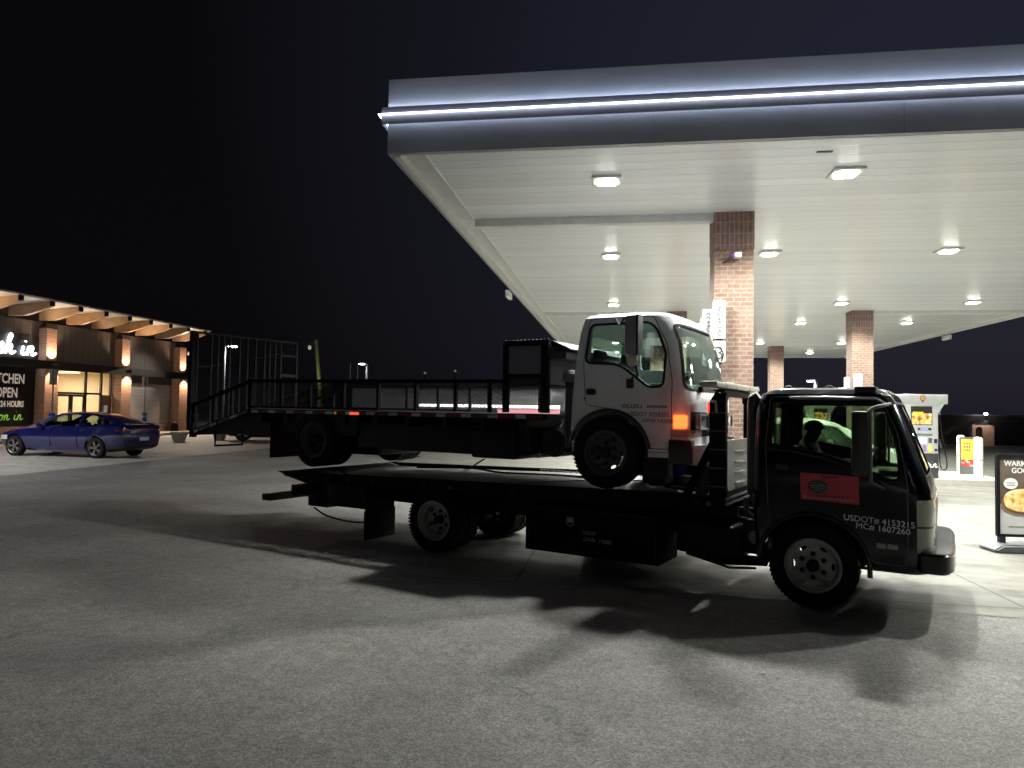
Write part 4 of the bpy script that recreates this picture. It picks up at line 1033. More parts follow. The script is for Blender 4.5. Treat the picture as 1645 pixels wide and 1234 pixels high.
street_lamp(-29.43, 80, 6.95, -.75, 'white lamp post seen above the flatbed railing near the thin masts', 500)
street_lamp(15.6, 60, 4.5, -.5, 'lamp post seen between the two right-hand brick columns', 300)
street_lamp(-23.0, 12.5, 7.5, .9, 'added lot lamp to light the shop apron, outside the picture on the left', 5200)  # unseen lamp, added to brighten the apron
street_lamp(-8.0, -24, 8.5, .9, 'added lot lamp behind the photographer on the left', 16000)  # unseen lamp, added as fill on the near side of the trucks
street_lamp(13.0, -22, 8.5, -.9, 'added lot lamp behind the photographer on the right', 15000)  # second unseen fill lamp, added to soften the shadows of the first
t_ = thing('utility_pole', 'leaning wooden utility pole lit yellow green with a lamp and wires', 'utility pole', (-26.2, 60, 0))
mb = MB(); mb.cyl((.08, 0, 0), (-.69, 0, 7.7), .19, .14, 14); mb.build('pole', mat('old_pole_wood', (.42, .45, .24), .8, nscale=5, namt=.3), t_)
mb = MB(); mb.path([(-.65, 0, 7.35), (-1.0, 0, 7.35), (-1.25, 0, 7.15)], .03); mb.build('lamp_arm', M_grey, t_)
mb = MB(); mb.ball((-1.3, 0, 7.0), .15, (1, 1, 1.3)); mb.build('lamp_head', mat('dull_globe', (.4, .4, .36), .3, emit=.25, ecol=(.8, .9, .6)), t_)
mb = MB(); mb.path(smooth([(-.68, 0, 7.55), (-6, 3, 6.6), (-14, 6, 5.7), (-24, 10, 5.2)], 6), .025, 5); mb.build('wire', M_grey, t_)
lamp('SPOT', 'utility_pole_glow', (-25.9, 58.2, 1.2), 260, (.85, 1, .40), .1, (-.06, .36, 1), angle=R(44), blend=.9)
for x in (-39.38, -38.23):
    t_ = thing('radio_mast', 'thin grey mast beside the lit lamp post, %s of the pair' % ('left' if x < -39 else 'right'), 'mast', (x, 100, 0), 0, 'thin masts')
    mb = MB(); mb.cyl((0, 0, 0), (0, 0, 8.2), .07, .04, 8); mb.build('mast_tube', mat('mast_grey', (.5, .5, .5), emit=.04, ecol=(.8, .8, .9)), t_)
    mb = MB(); mb.box(-.4, .4, -.04, .04, 5.6, 5.7); mb.ball((.25, 0, 5.9), .18); mb.ball((.2, 0, 4.9), .2); mb.build('insulator', M_grey, t_)
for x, z_, lb in ((-33.6, 7.8, 'faint far lamp above the flatbed rail, left of its twin'), (-28.2, 8.2, 'faint far lamp above the flatbed rail nearer the rack')):
    t_ = thing('distant_lamp', lb, 'lamp post', (x, 120, 0), 0, 'faint distant lamps')
    mb = MB(); mb.cyl((0, 0, 0), (0, 0, z_), .10, n=8); mb.build('pole', M_grey, t_)
    mb = MB(); mb.ball((0, 0, z_ + .1), .22, n=8); mb.build('globe', mat('faint_globe', (.3, .3, .3), .5, emit=.10, ecol=(.8, .8, .9)), t_)
# dark shed with a single-pitch roof beyond the rails
t_ = thing('dark_shed', 'unlit black shed with a sloping roof seen above the flatbed rail', 'building', (-27.5, 60, 0))
mb = MB(); mb.prism([(-4.2, 0), (-4.2, 1.8), (2.86, 4.05), (4.1, 4.0), (4.1, 0)], 'y', 0, 8); mb.build('wall', mat('shed_black', (.006, .006, .006), .9), t_)
mb = MB(); mb.prism([(-4.4, 1.86), (2.86, 4.17), (4.3, 4.12), (4.3, 4.06), (2.86, 4.11), (-4.4, 1.80)], 'y', -.2, 8.2); mb.build('roof', M_dark, t_)
# far shop with a bright window band and pink panel
t_ = thing('distant_shop', 'distant low shop with a long white light band above pink panels', 'building', (-17, 90, 0))
mb = MB(); mb.box(-16, 12, .2, 14, 0, 3.4); mb.build('wall', mat('distant_wall', (.04, .04, .042), .8, emit=.012, ecol=(.8, .75, .85)), t_)
mb = MB(); mb.box(-8.9, 9.5, .0, .2, 1.98, 2.30); mb.build('light_band', mat('distant_band', (1, 1, 1), .5, emit=3.2, ecol=(1, .95, 1), nscale=1.2, namt=.3), t_)
mb = MB(); mb.box(1.5, 9.5, .02, .2, 1.1, 1.96); mb.build('pink_panel', mat('distant_pink', (.8, .3, .35), .5, emit=.62, ecol=(1, .42, .46), nscale=3, namt=.3), t_)
mb = MB(); mb.box(-16.5, 12.5, -.6, 14.2, 3.4, 3.55); mb.build('roof', M_dark, t_)
# right background: dark wall and arched alcove
t_ = thing('perimeter_wall', 'long low dark brown wall in the right background', 'wall', (27, 47, 0))
mb = MB(); mb.box(-9, 16, 0, .2, 0, 1.78); mb.build('panel', mat('brown_wall', (.035, .026, .025), .85), t_)
mb = MB(); mb.box(-9.1, 16.1, -.04, .24, 1.78, 1.86); mb.build('coping', M_grey, t_)
t_ = thing('arched_hut', 'small pale brick hut with a lit arched doorway in the right background', 'hut', (21.2, 45.6, 0), R(-12))
arch_ = [(-.17, .0), (-.17, .95)] + [(-.17 + .17 + .17 * math.cos(R(a)), .95 + .17 * math.sin(R(a))) for a in range(170, 9, -20)] + [(.17, .95), (.17, 0)]
arch_ = [(x - .2, y) for x, y in arch_]
mb = MB(); mb.mesh(fill2d([[(-.55, 0), (.55, 0), (.55, 1.3), (-.55, 1.3)], [(x, y + .02) for x, y in arch_]], .16), 0, FR((0, 0, 0)))
mb.box(-.55, .55, .5, .6, 0, 1.3); mb.box(.45, .55, .081, .5, 0, 1.3); mb.box(-.55, -.45, .081, .5, 0, 1.3); mb.build('wall', M_sbrick, t_)
mb = MB(); mb.add([(-.65, -.15, 1.3), (.65, -.15, 1.3), (.65, .7, 1.3), (-.65, .7, 1.3), (-.3, .27, 1.52), (.3, .27, 1.52)], [(0, 1, 5, 4), (1, 2, 5), (2, 3, 4, 5), (3, 0, 4), (3, 2, 1, 0)]); mb.build('roof', M_dark, t_)
lamp('SPOT', 'hut_light', (21.0, 45.0, 1.7), 28, (1, .86, .75), .05, (0, .6, -1), angle=R(100))
t_ = thing('wall_flood_lamp', 'tiny bright white flood lamp above the arched hut', 'lamp', (21.75, 46.4, 0))
mb = MB(); mb.cyl((0, 0, 0), (0, 0, 1.86), .03); mb.build('pole', M_dark, t_)
mb = MB(); mb.box(-.07, .07, -.05, .05, 1.85, 1.95, .01); mb.build('lamp_head', M_lhead, t_)
# ================================================================== BLACK FLATBED TOW TRUCK
TA = (1.68889, 6.61263, 0.0); TANG = R(-22.8348)
TM = Matrix.Translation(TA) @ Matrix.Rotation(TANG, 4, 'Z')
def tw(x, y, z): return TM @ Vector((x, y, z))
def tdir(x, y, z): return TM.to_3x3() @ Vector((x, y, z))
NEAR = lambda x, y, z: FR((x, y, z), (1, 0, 0))
bt = thing('tow_truck', 'black flatbed tow truck carrying the white truck on its tilted bed', 'tow truck', TA, TANG)
BP = [(.39, -.50, .87, .02), (.50, -.515, .895, .0), (.92, -.52, .905, .0), (1.09, -.52, .885, .0), (1.26, -.52, .83, .005), (1.50, -.52, .745, .03), (1.70, -.515, .675, .055), (1.82, -.50, .625, .075), (1.885, -.46, .59, .10), (1.925, -.39, .54, .15), (1.945, -.28, .45, .26)]
BW = 1.75; BKW = dict(rf=.16, rr=.10, bulge=.03)
bwin = rounded([(-.34, 1.80), (-.36, 1.43), (-.10, 1.40), (.10, 1.36), (.30, 1.295), (.62, 1.165), (.665, 1.18), (.66, 1.33), (.63, 1.5), (.555, 1.765), (.50, 1.80)], .03, 2)
bwind = rounded([(.14, 1.20), (.20, 1.80), (1.55, 1.80), (1.61, 1.20)], .06)
brear = rounded([(.40, 1.36), (.40, 1.76), (1.35, 1.76), (1.35, 1.36)], .05)
bdoor = rounded([(-.36, .62), (-.40, 1.4), (-.37, 1.86), (.53, 1.86), (.66, 1.55), (.735, 1.12), (.735, .46), (.468, .46), (.42, .60), (.335, .71), (.2, .80), (0, .845), (-.2, .82)], .04, 2)
make_cab(bt, BP, BW, .16, .10, .03, bwin, bwind, brear, [bdoor], (.37, .435), M_cabblack, M_grey, M_glassd, 1.0, .02)
def piece(prof, W, kw, cut, out=.004, inn=.03):
    return boolean(boolean(loft(prof, W, -out, **kw), loft(prof, W, inn, **kw)), cut, 'INTERSECT')
def boxmesh(*a, bev=0): m = MB(); m.box(*a, bev=bev); return m.data('b')
# headlamps wrap the front corners
M_lamp_clear = mat('clear_headlamp', (.50, .51, .42), .15, coat=.8, namt=.2, nscale=8)
for y0, y1 in ((-.1, .34), (BW - .34, BW + .1)):
    put(piece(BP, BW, BKW, boxmesh(.80, 1.2, y0, y1, .79, 1.005), .010), 'headlamp', M_lamp_clear, bt)
    put(piece(BP, BW, BKW, boxmesh(.80, 1.2, y0, y1, .57, .775), .008), 'headlamp', mat('clear_lower_lamp', (.42, .43, .34), .25, coat=.6), bt)
put(piece(BP, BW, BKW, boxmesh(.7, 1.2, .36, BW - .36, .72, .98), .006), 'grille', M_plastic_k, bt)
mb = MB(); M_letter = M_letter_w
for x0, x1 in ((.503, .575), (.585, .664)): mb.box(x0, x1, -.012, .004, .588, .628, .005)
mb.build('side_marker', mat('marker_lens', (.36, .35, .33), .3), bt)
# belt trim, roof gutter, arch lip
mb = MB(); mb.path([(-.38, -.006, 1.385), (-.12, -.008, 1.365), (.09, -.008, 1.325), (.30, -.008, 1.255), (.62, -.004, 1.128), (.72, -.002, 1.10)], .012); mb.build('belt_trim', M_plastic_k, bt)
mb = MB(); mb.path([(-.2, .055, 1.855), (.1, .052, 1.858), (.50, .055, 1.845), (.575, .06, 1.80)], .009); mb.build('roof_gutter', M_alu, bt)
mb = MB(); pts = [(.455 * math.cos(R(a)), -.006, .37 + .455 * math.sin(R(a))) for a in range(-5, 181, 6)]; mb.path(pts, .022); mb.build('wheel_arch_lip', M_plastic_k, bt)
# interior
mb = MB(); mb.box(-.40, .70, .06, BW - .06, .98, 1.02); mb.box(.35, .80, .08, BW - .08, 1.0, 1.17, .05); mb.box(.5, .66, .3, .5, 1.16, 1.22, .02); mb.build('dashboard', M_grey, bt)
for y in (.45, 1.24):
    mb = MB(); mb.box(-.36, .10, y - .24, y + .24, .98, 1.07, .04); mb.bar((-.34, y, 1.05), (-.42, y, 1.36), .42, .09, upv=(1, 0, 0)); mb.build('seat', M_seat, bt)
mb = MB()
def torus(mb, c, r_, rr, nrm, n=30, mi=0):
    nrm = Vector(nrm).normalized(); a = nrm.orthogonal().normalized(); b = nrm.cross(a)
    mb.path([Vector(c) + (a * math.cos(6.2832 * k / n) + b * math.sin(6.2832 * k / n)) * r_ for k in range(n)], rr, 8, mi, closed=True)
    return a, b
a, b = torus(mb, (.25, 1.24, 1.27), .19, .014, (-.55, 0, .83))
for k in range(3):
    t = 2.1 * k + .6; mb.cyl((.25, 1.24, 1.26), Vector((.25, 1.24, 1.27)) + (a * math.cos(t) + b * math.sin(t)) * .19, .012)
mb.cyl((.25, 1.24, 1.265), (.42, 1.24, 1.05), .03); mb.build('steering_wheel', M_dark, bt)
# roof furniture
for x, y in ((-.28, .45), (.08, .45)):
    mb = MB(); mb.ball((x, y, 1.955), .028, (1.2, 1, .8)); mb.build('clearance_lamp', M_dark, bt)
mb = MB(); mb.box(.32, .50, .10, .34, 1.895, 1.955, .025); mb.build('roof_vent', M_dark, bt)
mb = MB(); mb.box(.50, .60, .25, BW - .25, 1.86, 1.91, .02); mb.path([(.52, .15, 1.88), (.60, .12, 1.86), (.64, .11, 1.80)], .014); mb.build('sun_visor', mat('visor_grey', (.3, .3, .3), .35), bt)
mb = MB(); mb.path([(-.555, .22, .95), (-.56, .22, 1.76), (-.55, .2, 1.84), (-.5, .2, 1.87)], .055, 14); mb.build('air_intake', M_plastic_k, bt)
# mirrors
for sg, yy in ((1, 0), (-1, BW)):
    mb = MB(); mb.box(.335, .46, yy - sg * .24, yy - sg * .10, 1.20, 1.735, .03); mb.build('mirror', M_plastic_k, bt)
    mb = MB(); mb.path(smooth([(.60, yy + sg * .07, 1.80), (.58, yy - sg * .05, 1.79), (.50, yy - sg * .16, 1.765), (.46, yy - sg * .20, 1.72)], 4), .016); mb.path([(.475, yy - sg * .19, 1.74), (.478, yy - sg * .19, 1.15), (.56, yy - sg * .02, 1.09)], .013); mb.build('mirror_arm', M_chrome if False else M_grey, bt)
mb = MB(); mb.box(-.31, -.2, -.014, .004, 1.20, 1.245, .006); mb.build('door_handle', M_plastic_k, bt)
# bumper with rounded ends
prof = rounded([(.79, -.02), (1.0, -.02), (1.06, .10), (1.075, .5), (1.075, 1.4), (1.06, 1.65), (1.0, 1.77), (.79, 1.77)], .12, 5)
mb = MB(); mb.prism(prof, 'z', .415, .585); me = mb.data('b'); bmx = bmesh.new(); bmx.from_mesh(me); bmesh.ops.bevel(bmx, geom=[e_ for e_ in bmx.edges if abs(e_.verts[0].co.z - e_.verts[1].co.z) < .001], offset=.022, segments=3, affect='EDGES'); bmx.to_mesh(me); bmx.free()
put(me, 'bumper', M_cabblack, bt, angle=40)
mb = MB(); mb.path([(.36, .03, .40), (.5, .03, .405), (.72, .03, .43), (.80, .03, .45)], .014); mb.box(.42, .76, .01, .16, .44, .47, .008); mb.build('step', M_dark, bt)
# door magnet with a dark badge and small print
mb = MB(); mb.prism([(-.095, .955), (-.10, 1.185), (.37, 1.175), (.372, .935)], 'y', -.007, -.001); mb.build('door_magnet', mat('magnet_red', (.60, .06, .075), .45, namt=.2, nscale=5), bt)
mb = MB(); mb.mesh(fill2d([rounded([(-.035, 1.10), (.045, 1.135), (.125, 1.10), (.125, 1.05), (.045, 1.00), (-.035, 1.05)], .02)], .002), 0, NEAR(0, -.0085, 0)); mb.build('badge', M_letter_k, bt)
mb = MB()
for x0, x1, z_ in ((-.02, .11, 1.075), (-.01, .10, 1.055), (.01, .08, 1.035), (0, .03, 1.095), (.06, .09, 1.09)): mb.box(x0, x1, -.011, -.0096, z_, z_ + .005)
for k in range(24):
    mb.box(-.03 + k * .0155, -.021 + k * .0155, -.009, -.0072, .962, .970)
mb.mesh(fill2d([circle(-.060, .972, .014, 14), circle(-.060, .972, .009, 14)], .002), 0, NEAR(0, -.008, 0)); mb.build('small_print', M_letter_g, bt)
mb = MB()
for k in range(9): mb.box(.0 + k * .034, .018 + k * .034, -.009, -.0072, .985, 1.0)
for k in range(6): mb.box(.08 + k * .022, .095 + k * .022, -.009, -.0072, 1.150, 1.168)
mb.build('printed_line', mat('magnet_dark_red', (.10, .015, .02), .5), bt)
mb = MB(); sl = FR((.25, -.006, .800), (1, 0, -.045)); text(mb, 'USDOT# 4153215', .070, sl, ext=.0008); text(mb, 'MC# 1607260', .070, FR((.345, -.006, .738), (1, 0, -.045)), ext=.0008); mb.build('door_lettering', M_letter_w, bt)
# chassis
mb = MB()
for y in (.55, 1.28): mb.box(-6.75, .75, y, y + .08, .46, .66)
for x in (-6.2, -5.3, -4.6, -3.6, -2.6, -1.2): mb.box(x, x + .08, .63, 1.28, .48, .62)
for y in (.42, 1.40): mb.box(-6.65, -.75, y, y + .09, .661, .775)
mb.build('chassis', M_dark, bt)
for x in (0, -4.15):
    mb = MB(); mb.cyl((x, .2, .37), (x, 1.7, .37), .06); mb.ball((x, .95, .37), .15 if x else .08, (1, 1.3, 1)); mb.bar((x - .5, .58, .45), (x + .5, .58, .45), .07, .06); mb.bar((x - .5, 1.33, .45), (x + .5, 1.33, .45), .07, .06); mb.build('axle', M_dark, bt)
mb = MB(); mb.cyl((-3.9, .95, .42), (-.3, .95, .5), .045); mb.box(-.55, .5, .6, 1.3, .42, .9, .05); mb.build('driveline', M_dark, bt)
mb = MB(); mb.path([(-1.2, .28, .33), (-.9, .25, .28), (-.62, .27, .3), (-.45, .2, .32), (-.42, .2, .45)], .05); mb.box(-1.28, -.62, .12, .50, .33, .62, .05); mb.box(-.62, -.40, .05, .35, .40, .72, .04); mb.path([(-1.0, .1, .3), (-.75, .12, .24), (-.5, .1, .27)], .012); mb.build('exhaust_and_tank', M_dark, bt)
mb = MB(); mb.cyl((-.50, .04, .56), (-.50, .10, .56), .06, n=18); mb.path(smooth([(-.64, .3, .88), (-.62, .25, .76), (-.56, .22, .72), (-.54, .3, .62)], 4), .03); mb.path(smooth([(-.66, .6, .9), (-.6, .55, .74), (-.55, .5, .66)], 4), .022); mb.build('air_lines', M_galv, bt)
# side toolboxes
for y0, y1 in ((-.12, .44), (1.46, 2.02)):
    mb = MB(); mb.box(-2.85, -1.36, y0, y1, .215, .70, .012); bx_ = mb.build('toolbox', M_frame, bt)
    yf = y0 - .004 if y0 < 0 else y1 + .004
    mb = MB(); mb.mesh(fill2d([rrect(-2.82, -1.39, .24, .68, .02), rrect(-2.805, -1.405, .255, .665, .015)], .012), 0, NEAR(0, yf, 0)); mb.build('door_frame', M_dark, bx_)
mb = MB()
shield = rounded([(-2.355, .60), (-2.275, .60), (-2.27, .53), (-2.315, .50), (-2.36, .53)], .01)
mb.mesh(fill2d([shield, offset(shield, -.008)], .004), 0, NEAR(0, -.123, 0)); mb.mesh(fill2d([rrect(-2.34, -2.29, .545, .585, .005)], .004), 0, NEAR(0, -.1225, 0)); mb.build('latch_badge', M_letter_g, bt)
mb = MB(); text(mb, 'USDOT', .055, FR((-2.17, -.1225, .44), (1, 0, -.03)), ext=.0008, xs=.8); text(mb, 'GVW. 19500', .058, FR((-2.17, -.1225, .375), (1, 0, -.03)), ext=.0008, shear=.2); mb.build('toolbox_lettering', M_letter_g, bt)
# bed: deck, side rails following the tilt
def zb(x): return .947 + (x + .71) * (.947 - .826) / 5.98
mb = MB(); nseg = 1
mb.prism([(-6.62, zb(-6.62) - .05), (-.72, zb(-.72) - .035), (-.72, zb(-.72) - .06), (-6.62, zb(-6.62) - .07)], 'y', -.14, 2.04); mb.build('deck', M_deck, bt)
for y0, y1 in ((-.2, -.14), (2.04, 2.10)):
    mb = MB(); mb.prism([(-6.69, .828), (-.71, .947), (-.71, .805), (-6.03, .705)], 'y', y0, y1); mb.build('side_rail', M_frame, bt)
    mb = MB(); yy = (y0 + y1) / 2
    for k in range(14): xk = -6.2 + k * .4; mb.box(xk, xk + .05, y0 - .006, y1 + .006, zb(xk) - .085, zb(xk) - .05)
    mb.build('stake_pocket', M_dark, bt)
mb = MB(); mb.prism([(-6.72, .82), (-6.62, zb(-6.62) - .05), (-6.05, .70), (-6.2, .69)], 'y', -.139, 2.039); mb.build('tail_wedge', M_dark, bt)
mb = MB()
for k in range(9): xk = -6.0 + k * .64; mb.box(xk, xk + .06, -.139, 2.039, zb(xk) - .13, zb(xk) - .071)
mb.build('cross_member', M_dark, bt)
mb = MB(); mb.cyl((-.86, -.204, .865), (-.86, -.199, .865), .022, n=14); mb.build('side_reflector', mat('dull_amber', (.13, .08, .05), .4), bt)
mb = MB(); mb.box(-3.82, -3.79, -.206, -.199, .79, .82); mb.build('marker', M_grey, bt)
# headboard: two rounded hoops over a plate
mb = MB()
def hoop(y0, y1, z0, z1, w, x0, x1, rad):
    o_ = rrect(y0, y1, z0, z1, rad, 6); i_ = rrect(y0 + w, y1 - w, z0 + w, z1 - w * .6, rad * .7, 6)
    me = fill2d([o_, i_], x1 - x0); Mx = Matrix(((0, 0, 1, (x0 + x1) / 2), (1, 0, 0, 0), (0, 1, 0, 0), (0, 0, 0, 1)))
    mb.mesh(me, 0, Mx)
hoop(-.19, .80, .90, 1.90, .075, -.77, -.71, .10)
hoop(1.10, 2.09, .90, 1.90, .075, -.77, -.71, .10)
for q in (-.19, 2.02): mb.box(-.86, -.771, q, q + .07, .90, 1.80); mb.bar((-.815, q + .035, 1.80), (-.77, q + .035, 1.88), .09, .07)
mb.box(-.80, -.74, .80, 1.10, 1.80, 1.88); mb.box(-.80, -.74, .801, 1.10, .91, .98)
mb.build('headboard_frame', M_frame, bt)
mb = MB(); mb.box(-.735, -.722, -.11, 2.01, .975, 1.45)
for k in range(4):
    for y0, y1 in ((.2, .55), (1.3, 1.65)): mb.box(-.721, -.712, y0, y1, 1.02 + k * .10, 1.04 + k * .10, .004)
mb.build('headboard_plate', M_alu, bt)
mb = MB(); mb.box(-.733, -.70, -.18, 2.08, .905, .925); mb.box(-.745, -.705, -.18, 2.08, .855, .885); mb.build('headboard_sill', M_galv, bt)
mb = MB()
for k in range(5): mb.box(-.863, -.71, -.196, -.19, 1.02 + k * .17, 1.03 + k * .17)
mb.build('post_step', M_grey, bt)
for y in (-.12, 2.0):
    mb = MB(); mb.bar((-.84, y, 1.42), (-1.10, y, .90), .05, .07); mb.build('brace', M_frame, bt)
mb = MB(); mb.bar((-.88, -.1, 1.2), (-.96, -.1, .92), .03, .11); mb.build('corner_gusset', mat('dark_maroon', (.05, .012, .014), .6), bt)
mb = MB(); mb.box(-.875, -.862, -.195, -.14, 1.70, 1.80, .004); mb.build('red_lamp', M_redlens, bt)
mb = MB(); mb.path([(-.85, -.197, 1.81), (-.80, -.199, 1.81), (-.79, -.199, 1.70)], .012); mb.build('lamp_bracket', M_alu, bt)
# light bar on top of the headboard
mb = MB(); mb.box(-.86, -.70, -.50, 1.16, 1.925, 1.985, .025); mb.build('beacon_bar', mat('beacon_lens', (.50, .50, .42), .3, coat=.5, namt=.3, nscale=12), bt)
mb = MB(); mb.box(-.82, -.74, -.1, .9, 1.895, 1.924, .01); mb.build('beacon_mount', M_dark, bt)
# rear: wheel lift, tail lamps, mudflaps
mb = MB(); mb.bar((-6.2, .95, .48), (-7.0, .95, .42), .14, .13); mb.bar((-6.95, .95, .41), (-7.5, .95, .36), .10, .09); mb.box(-7.64, -7.46, .34, 1.56, .31, .405, .01); mb.box(-7.05, -6.9, .80, 1.10, .30, .40, .01)
mb.box(-6.95, -6.55, .6, 1.3, .26, .44, .01); mb.cyl((-7.1, .7, .66), (-7.1, .8, .66), .05); mb.box(-7.12, -7.08, .72, .78, .45, .66); mb.build('wheel_lift', M_dark, bt)
mb = MB(); mb.path(smooth([(-6.5, .3, .3), (-6.2, .3, .2), (-5.6, .3, .18), (-5.2, .3, .35)], 4), .012); mb.build('hanging_hose', M_dark, bt)
mb = MB(); mb.box(-6.75, -6.66, .1, 1.8, .46, .62, .01); mb.box(-6.1, -5.3, .15, .5, .38, .68, .02); mb.box(-6.1, -5.3, 1.4, 1.75, .38, .68, .02); mb.build('rear_crossbar', M_dark, bt)
M_tail = mat('tail_lamp', (.5, .02, .02), .3, emit=4, ecol=(1, .05, .03))
for y in (.25, 1.55):
    mb = MB(); mb.box(-6.76, -6.735, y - .09, y + .09, .695, .765, .006); mb.build('tail_lamp', M_tail, bt)
    lamp('SPOT', 'tail_lamp_light', tw(-6.785, y, .73), 60, (1, .12, .08), .03, tdir(-1, 0, -.06), angle=R(37), blend=1.0)
for y0, y1 in ((-.06, .52), (1.38, 1.96)):
    mb = MB(); mb.box(-5.235, -5.22, y0, y1, .03, .40, .004); mb.box(-5.232, -5.222, y0 + .02, y1 - .02, .40, .66); mb.build('mudflap', M_rubber, bt)
truck_wheel(bt, 0, .105, .37, n=6)
truck_wheel(bt, 0, BW - .105, .37, side=1)
for y, s_ in ((.095, -1), (BW - .095, 1)):
    truck_wheel(bt, -4.19, y, .37, side=s_, dished=True, mrim=M_rim)
    truck_wheel(bt, -4.19, y - s_ * .245, .37, side=-s_, dished=True, mrim=M_rimdark, lug=False)

# ---- driver
dr = thing('person', 'driver in dark jacket and dark knit cap sitting at the wheel of the black truck', 'person', tw(-.25, 1.24, .985), TANG)
def skin(nodes, edges, name, m, parent, root=0, sub=2):
    me = bpy.data.meshes.new(name); me.from_pydata([n[0] for n in nodes], edges, []); me.update()
    o = bpy.data.objects.new(name, me); col.objects.link(o)
    md = o.modifiers.new('skin', 'SKIN'); md.use_smooth_shade = True
    sub_ = o.modifiers.new('sub', 'SUBSURF'); sub_.levels = sub; sub_.render_levels = sub
    if not me.skin_vertices: 
        lay = None
    for i, n in enumerate(nodes):
        sv = me.skin_vertices[0].data[i]; r_ = n[1]; sv.radius = (r_, r_) if not isinstance(r_, tuple) else r_; sv.use_root = (i == root)
    r2 = eval_mesh(o); bpy.data.objects.remove(o)
    return put(r2, name, m, parent, angle=60)
nd = [((0, 0, .06), .13), ((.01, 0, .20), .13), ((.02, 0, .36), .135), ((.035, 0, .44), .10), ((.055, 0, .485), .062), ((.075, 0, .52), .066), ((.085, 0, .565), .066), ((.08, 0, .60), .05)]
ed = [(i, i + 1) for i in range(7)]
for s_ in (-1, 1):
    b0 = len(nd); nd += [((.03, s_ * .16, .37), .07), ((.14, s_ * .19, .22), .052), ((.33, s_ * .15, .22), .030), ((.39, s_ * .13, .245), .028)]
    ed += [(2, b0), (b0, b0 + 1), (b0 + 1, b0 + 2), (b0 + 2, b0 + 3)]
    h0 = b0 + 3
    for k, L_ in enumerate((.040, .048, .044, .034)):
        y_ = s_ * (.13 - .030 + k * .02); n0 = len(nd)
        nd += [((.42, y_, .265 - k * .002), .009), ((.42 + L_ * .7, y_, .262), .008), ((.42 + L_, y_, .235), .007)]
        ed += [(h0, n0), (n0, n0 + 1), (n0 + 1, n0 + 2)]
    n0 = len(nd); nd += [((.405, s_ * .095, .245), .010), ((.425, s_ * .085, .22), .008)]; ed += [(h0, n0), (n0, n0 + 1)]
    b1 = len(nd); nd += [((.10, s_ * .10, .04), .085), ((.36, s_ * .12, .03), .065), ((.42, s_ * .12, -.18), .05)]; ed += [(0, b1), (b1, b1 + 1), (b1 + 1, b1 + 2)]
n0 = len(nd); nd += [((.15, 0, .535), .014), ((.13, 0, .50), .026)]; ed += [(5, n0), (5, n0 + 1)]
skin(nd, ed, 'body', mat('dark_clothing_skin', (.05, .04, .035), .8), dr)
mb = MB(); mb.ball((.078, 0, .59), .088, (1.08, .92, .78), 14); mb.lathe([(.075, .555), (.092, .56), (.094, .585), (.088, .595)], (.078, 0, 0), 'z', 24); mb.build('knit_cap', mat('cap_black', (.012, .012, .014), .9), dr)
mb = MB()
for s_ in (-1, 1): mb.ball((.078, s_ * .070, .53), .018, (1, .5, 1.4), 8)
mb.build('ear', mat('skin_tone', (.35, .2, .14), .6), dr)
mb = MB()
for s_ in (-1, 1): mb.ball((.137, s_ * .028, .553), .009, n=8)
mb.build('eye', M_white, dr)

# ================================================================== WHITE FLATBED TRUCK ON THE BED
WO = tw(-1.965, .03, .905)
wt = thing('flatbed_truck', 'white cab flatbed truck with black railed deck carried on the tow truck', 'truck', WO, TANG)
WP = [(.40, -.455, .82, .02), (.60, -.46, .84, .0), (.92, -.445, .845, .0), (1.02, -.44, .825, .005), (1.3, -.42, .765, .02), (1.5, -.40, .725, .045), (1.64, -.385, .665, .07), (1.72, -.365, .615, .085), (1.785, -.355, .56, .105), (1.822, -.32, .50, .15), (1.838, -.24, .43, .23)]
WW = 1.62; WKW = dict(rf=.24, rr=.07, bulge=.05)
wwin = rounded([(-.235, 1.70), (-.265, 1.315), (.06, 1.296), (.165, 1.255), (.43, 1.055), (.57, 1.062), (.585, 1.38), (.49, 1.62), (.40, 1.70)], .05, 3)
wwind = rounded([(.10, 1.03), (.19, 1.68), (1.43, 1.68), (1.52, 1.03)], .07)
wrear = rounded([(.33, 1.30), (.33, 1.62), (1.29, 1.62), (1.29, 1.30)], .05)
wdoor = rounded([(-.26, .86), (-.30, 1.3), (-.26, 1.775), (.44, 1.775), (.60, 1.48), (.665, 1.1), (.665, .43), (.41, .43), (.34, .60), (.15, .80), (-.1, .84)], .04, 2)
make_cab(wt, WP, WW, .24, .07, .05, wwin, wwind, wrear, [wdoor], (.36, .425), M_cabwhite, M_dark, M_glass, .95, .024)
# dashboard, seats, wheel
mb = MB(); mb.box(-.28, .66, .06, WW - .06, .93, .965); mb.box(.36, .76, .10, WW - .10, .95, 1.09, .04); mb.build('dashboard', M_interior, wt)
for y in (.42, 1.18):
    mb = MB(); mb.box(-.24, .18, y - .23, y + .23, .955, 1.05, .04); mb.bar((-.24, y, 1.04), (-.31, y, 1.36), .42, .08, upv=(1, 0, 0)); mb.box(-.33, -.25, y - .11, y + .11, 1.36, 1.47, .03); mb.build('seat', M_seat, wt)
mb = MB(); a, b = torus(mb, (.36, 1.18, 1.17), .17, .012, (-.5, 0, .86)); mb.cyl((.36, 1.18, 1.16), (.5, 1.18, 1.0), .025)
for k in range(2): t = 3.14 * k; mb.cyl((.36, 1.18, 1.165), Vector((.36, 1.18, 1.17)) + (a * math.cos(t) + b * math.sin(t)) * .17, .010)
mb.build('steering_wheel', M_dark, wt)
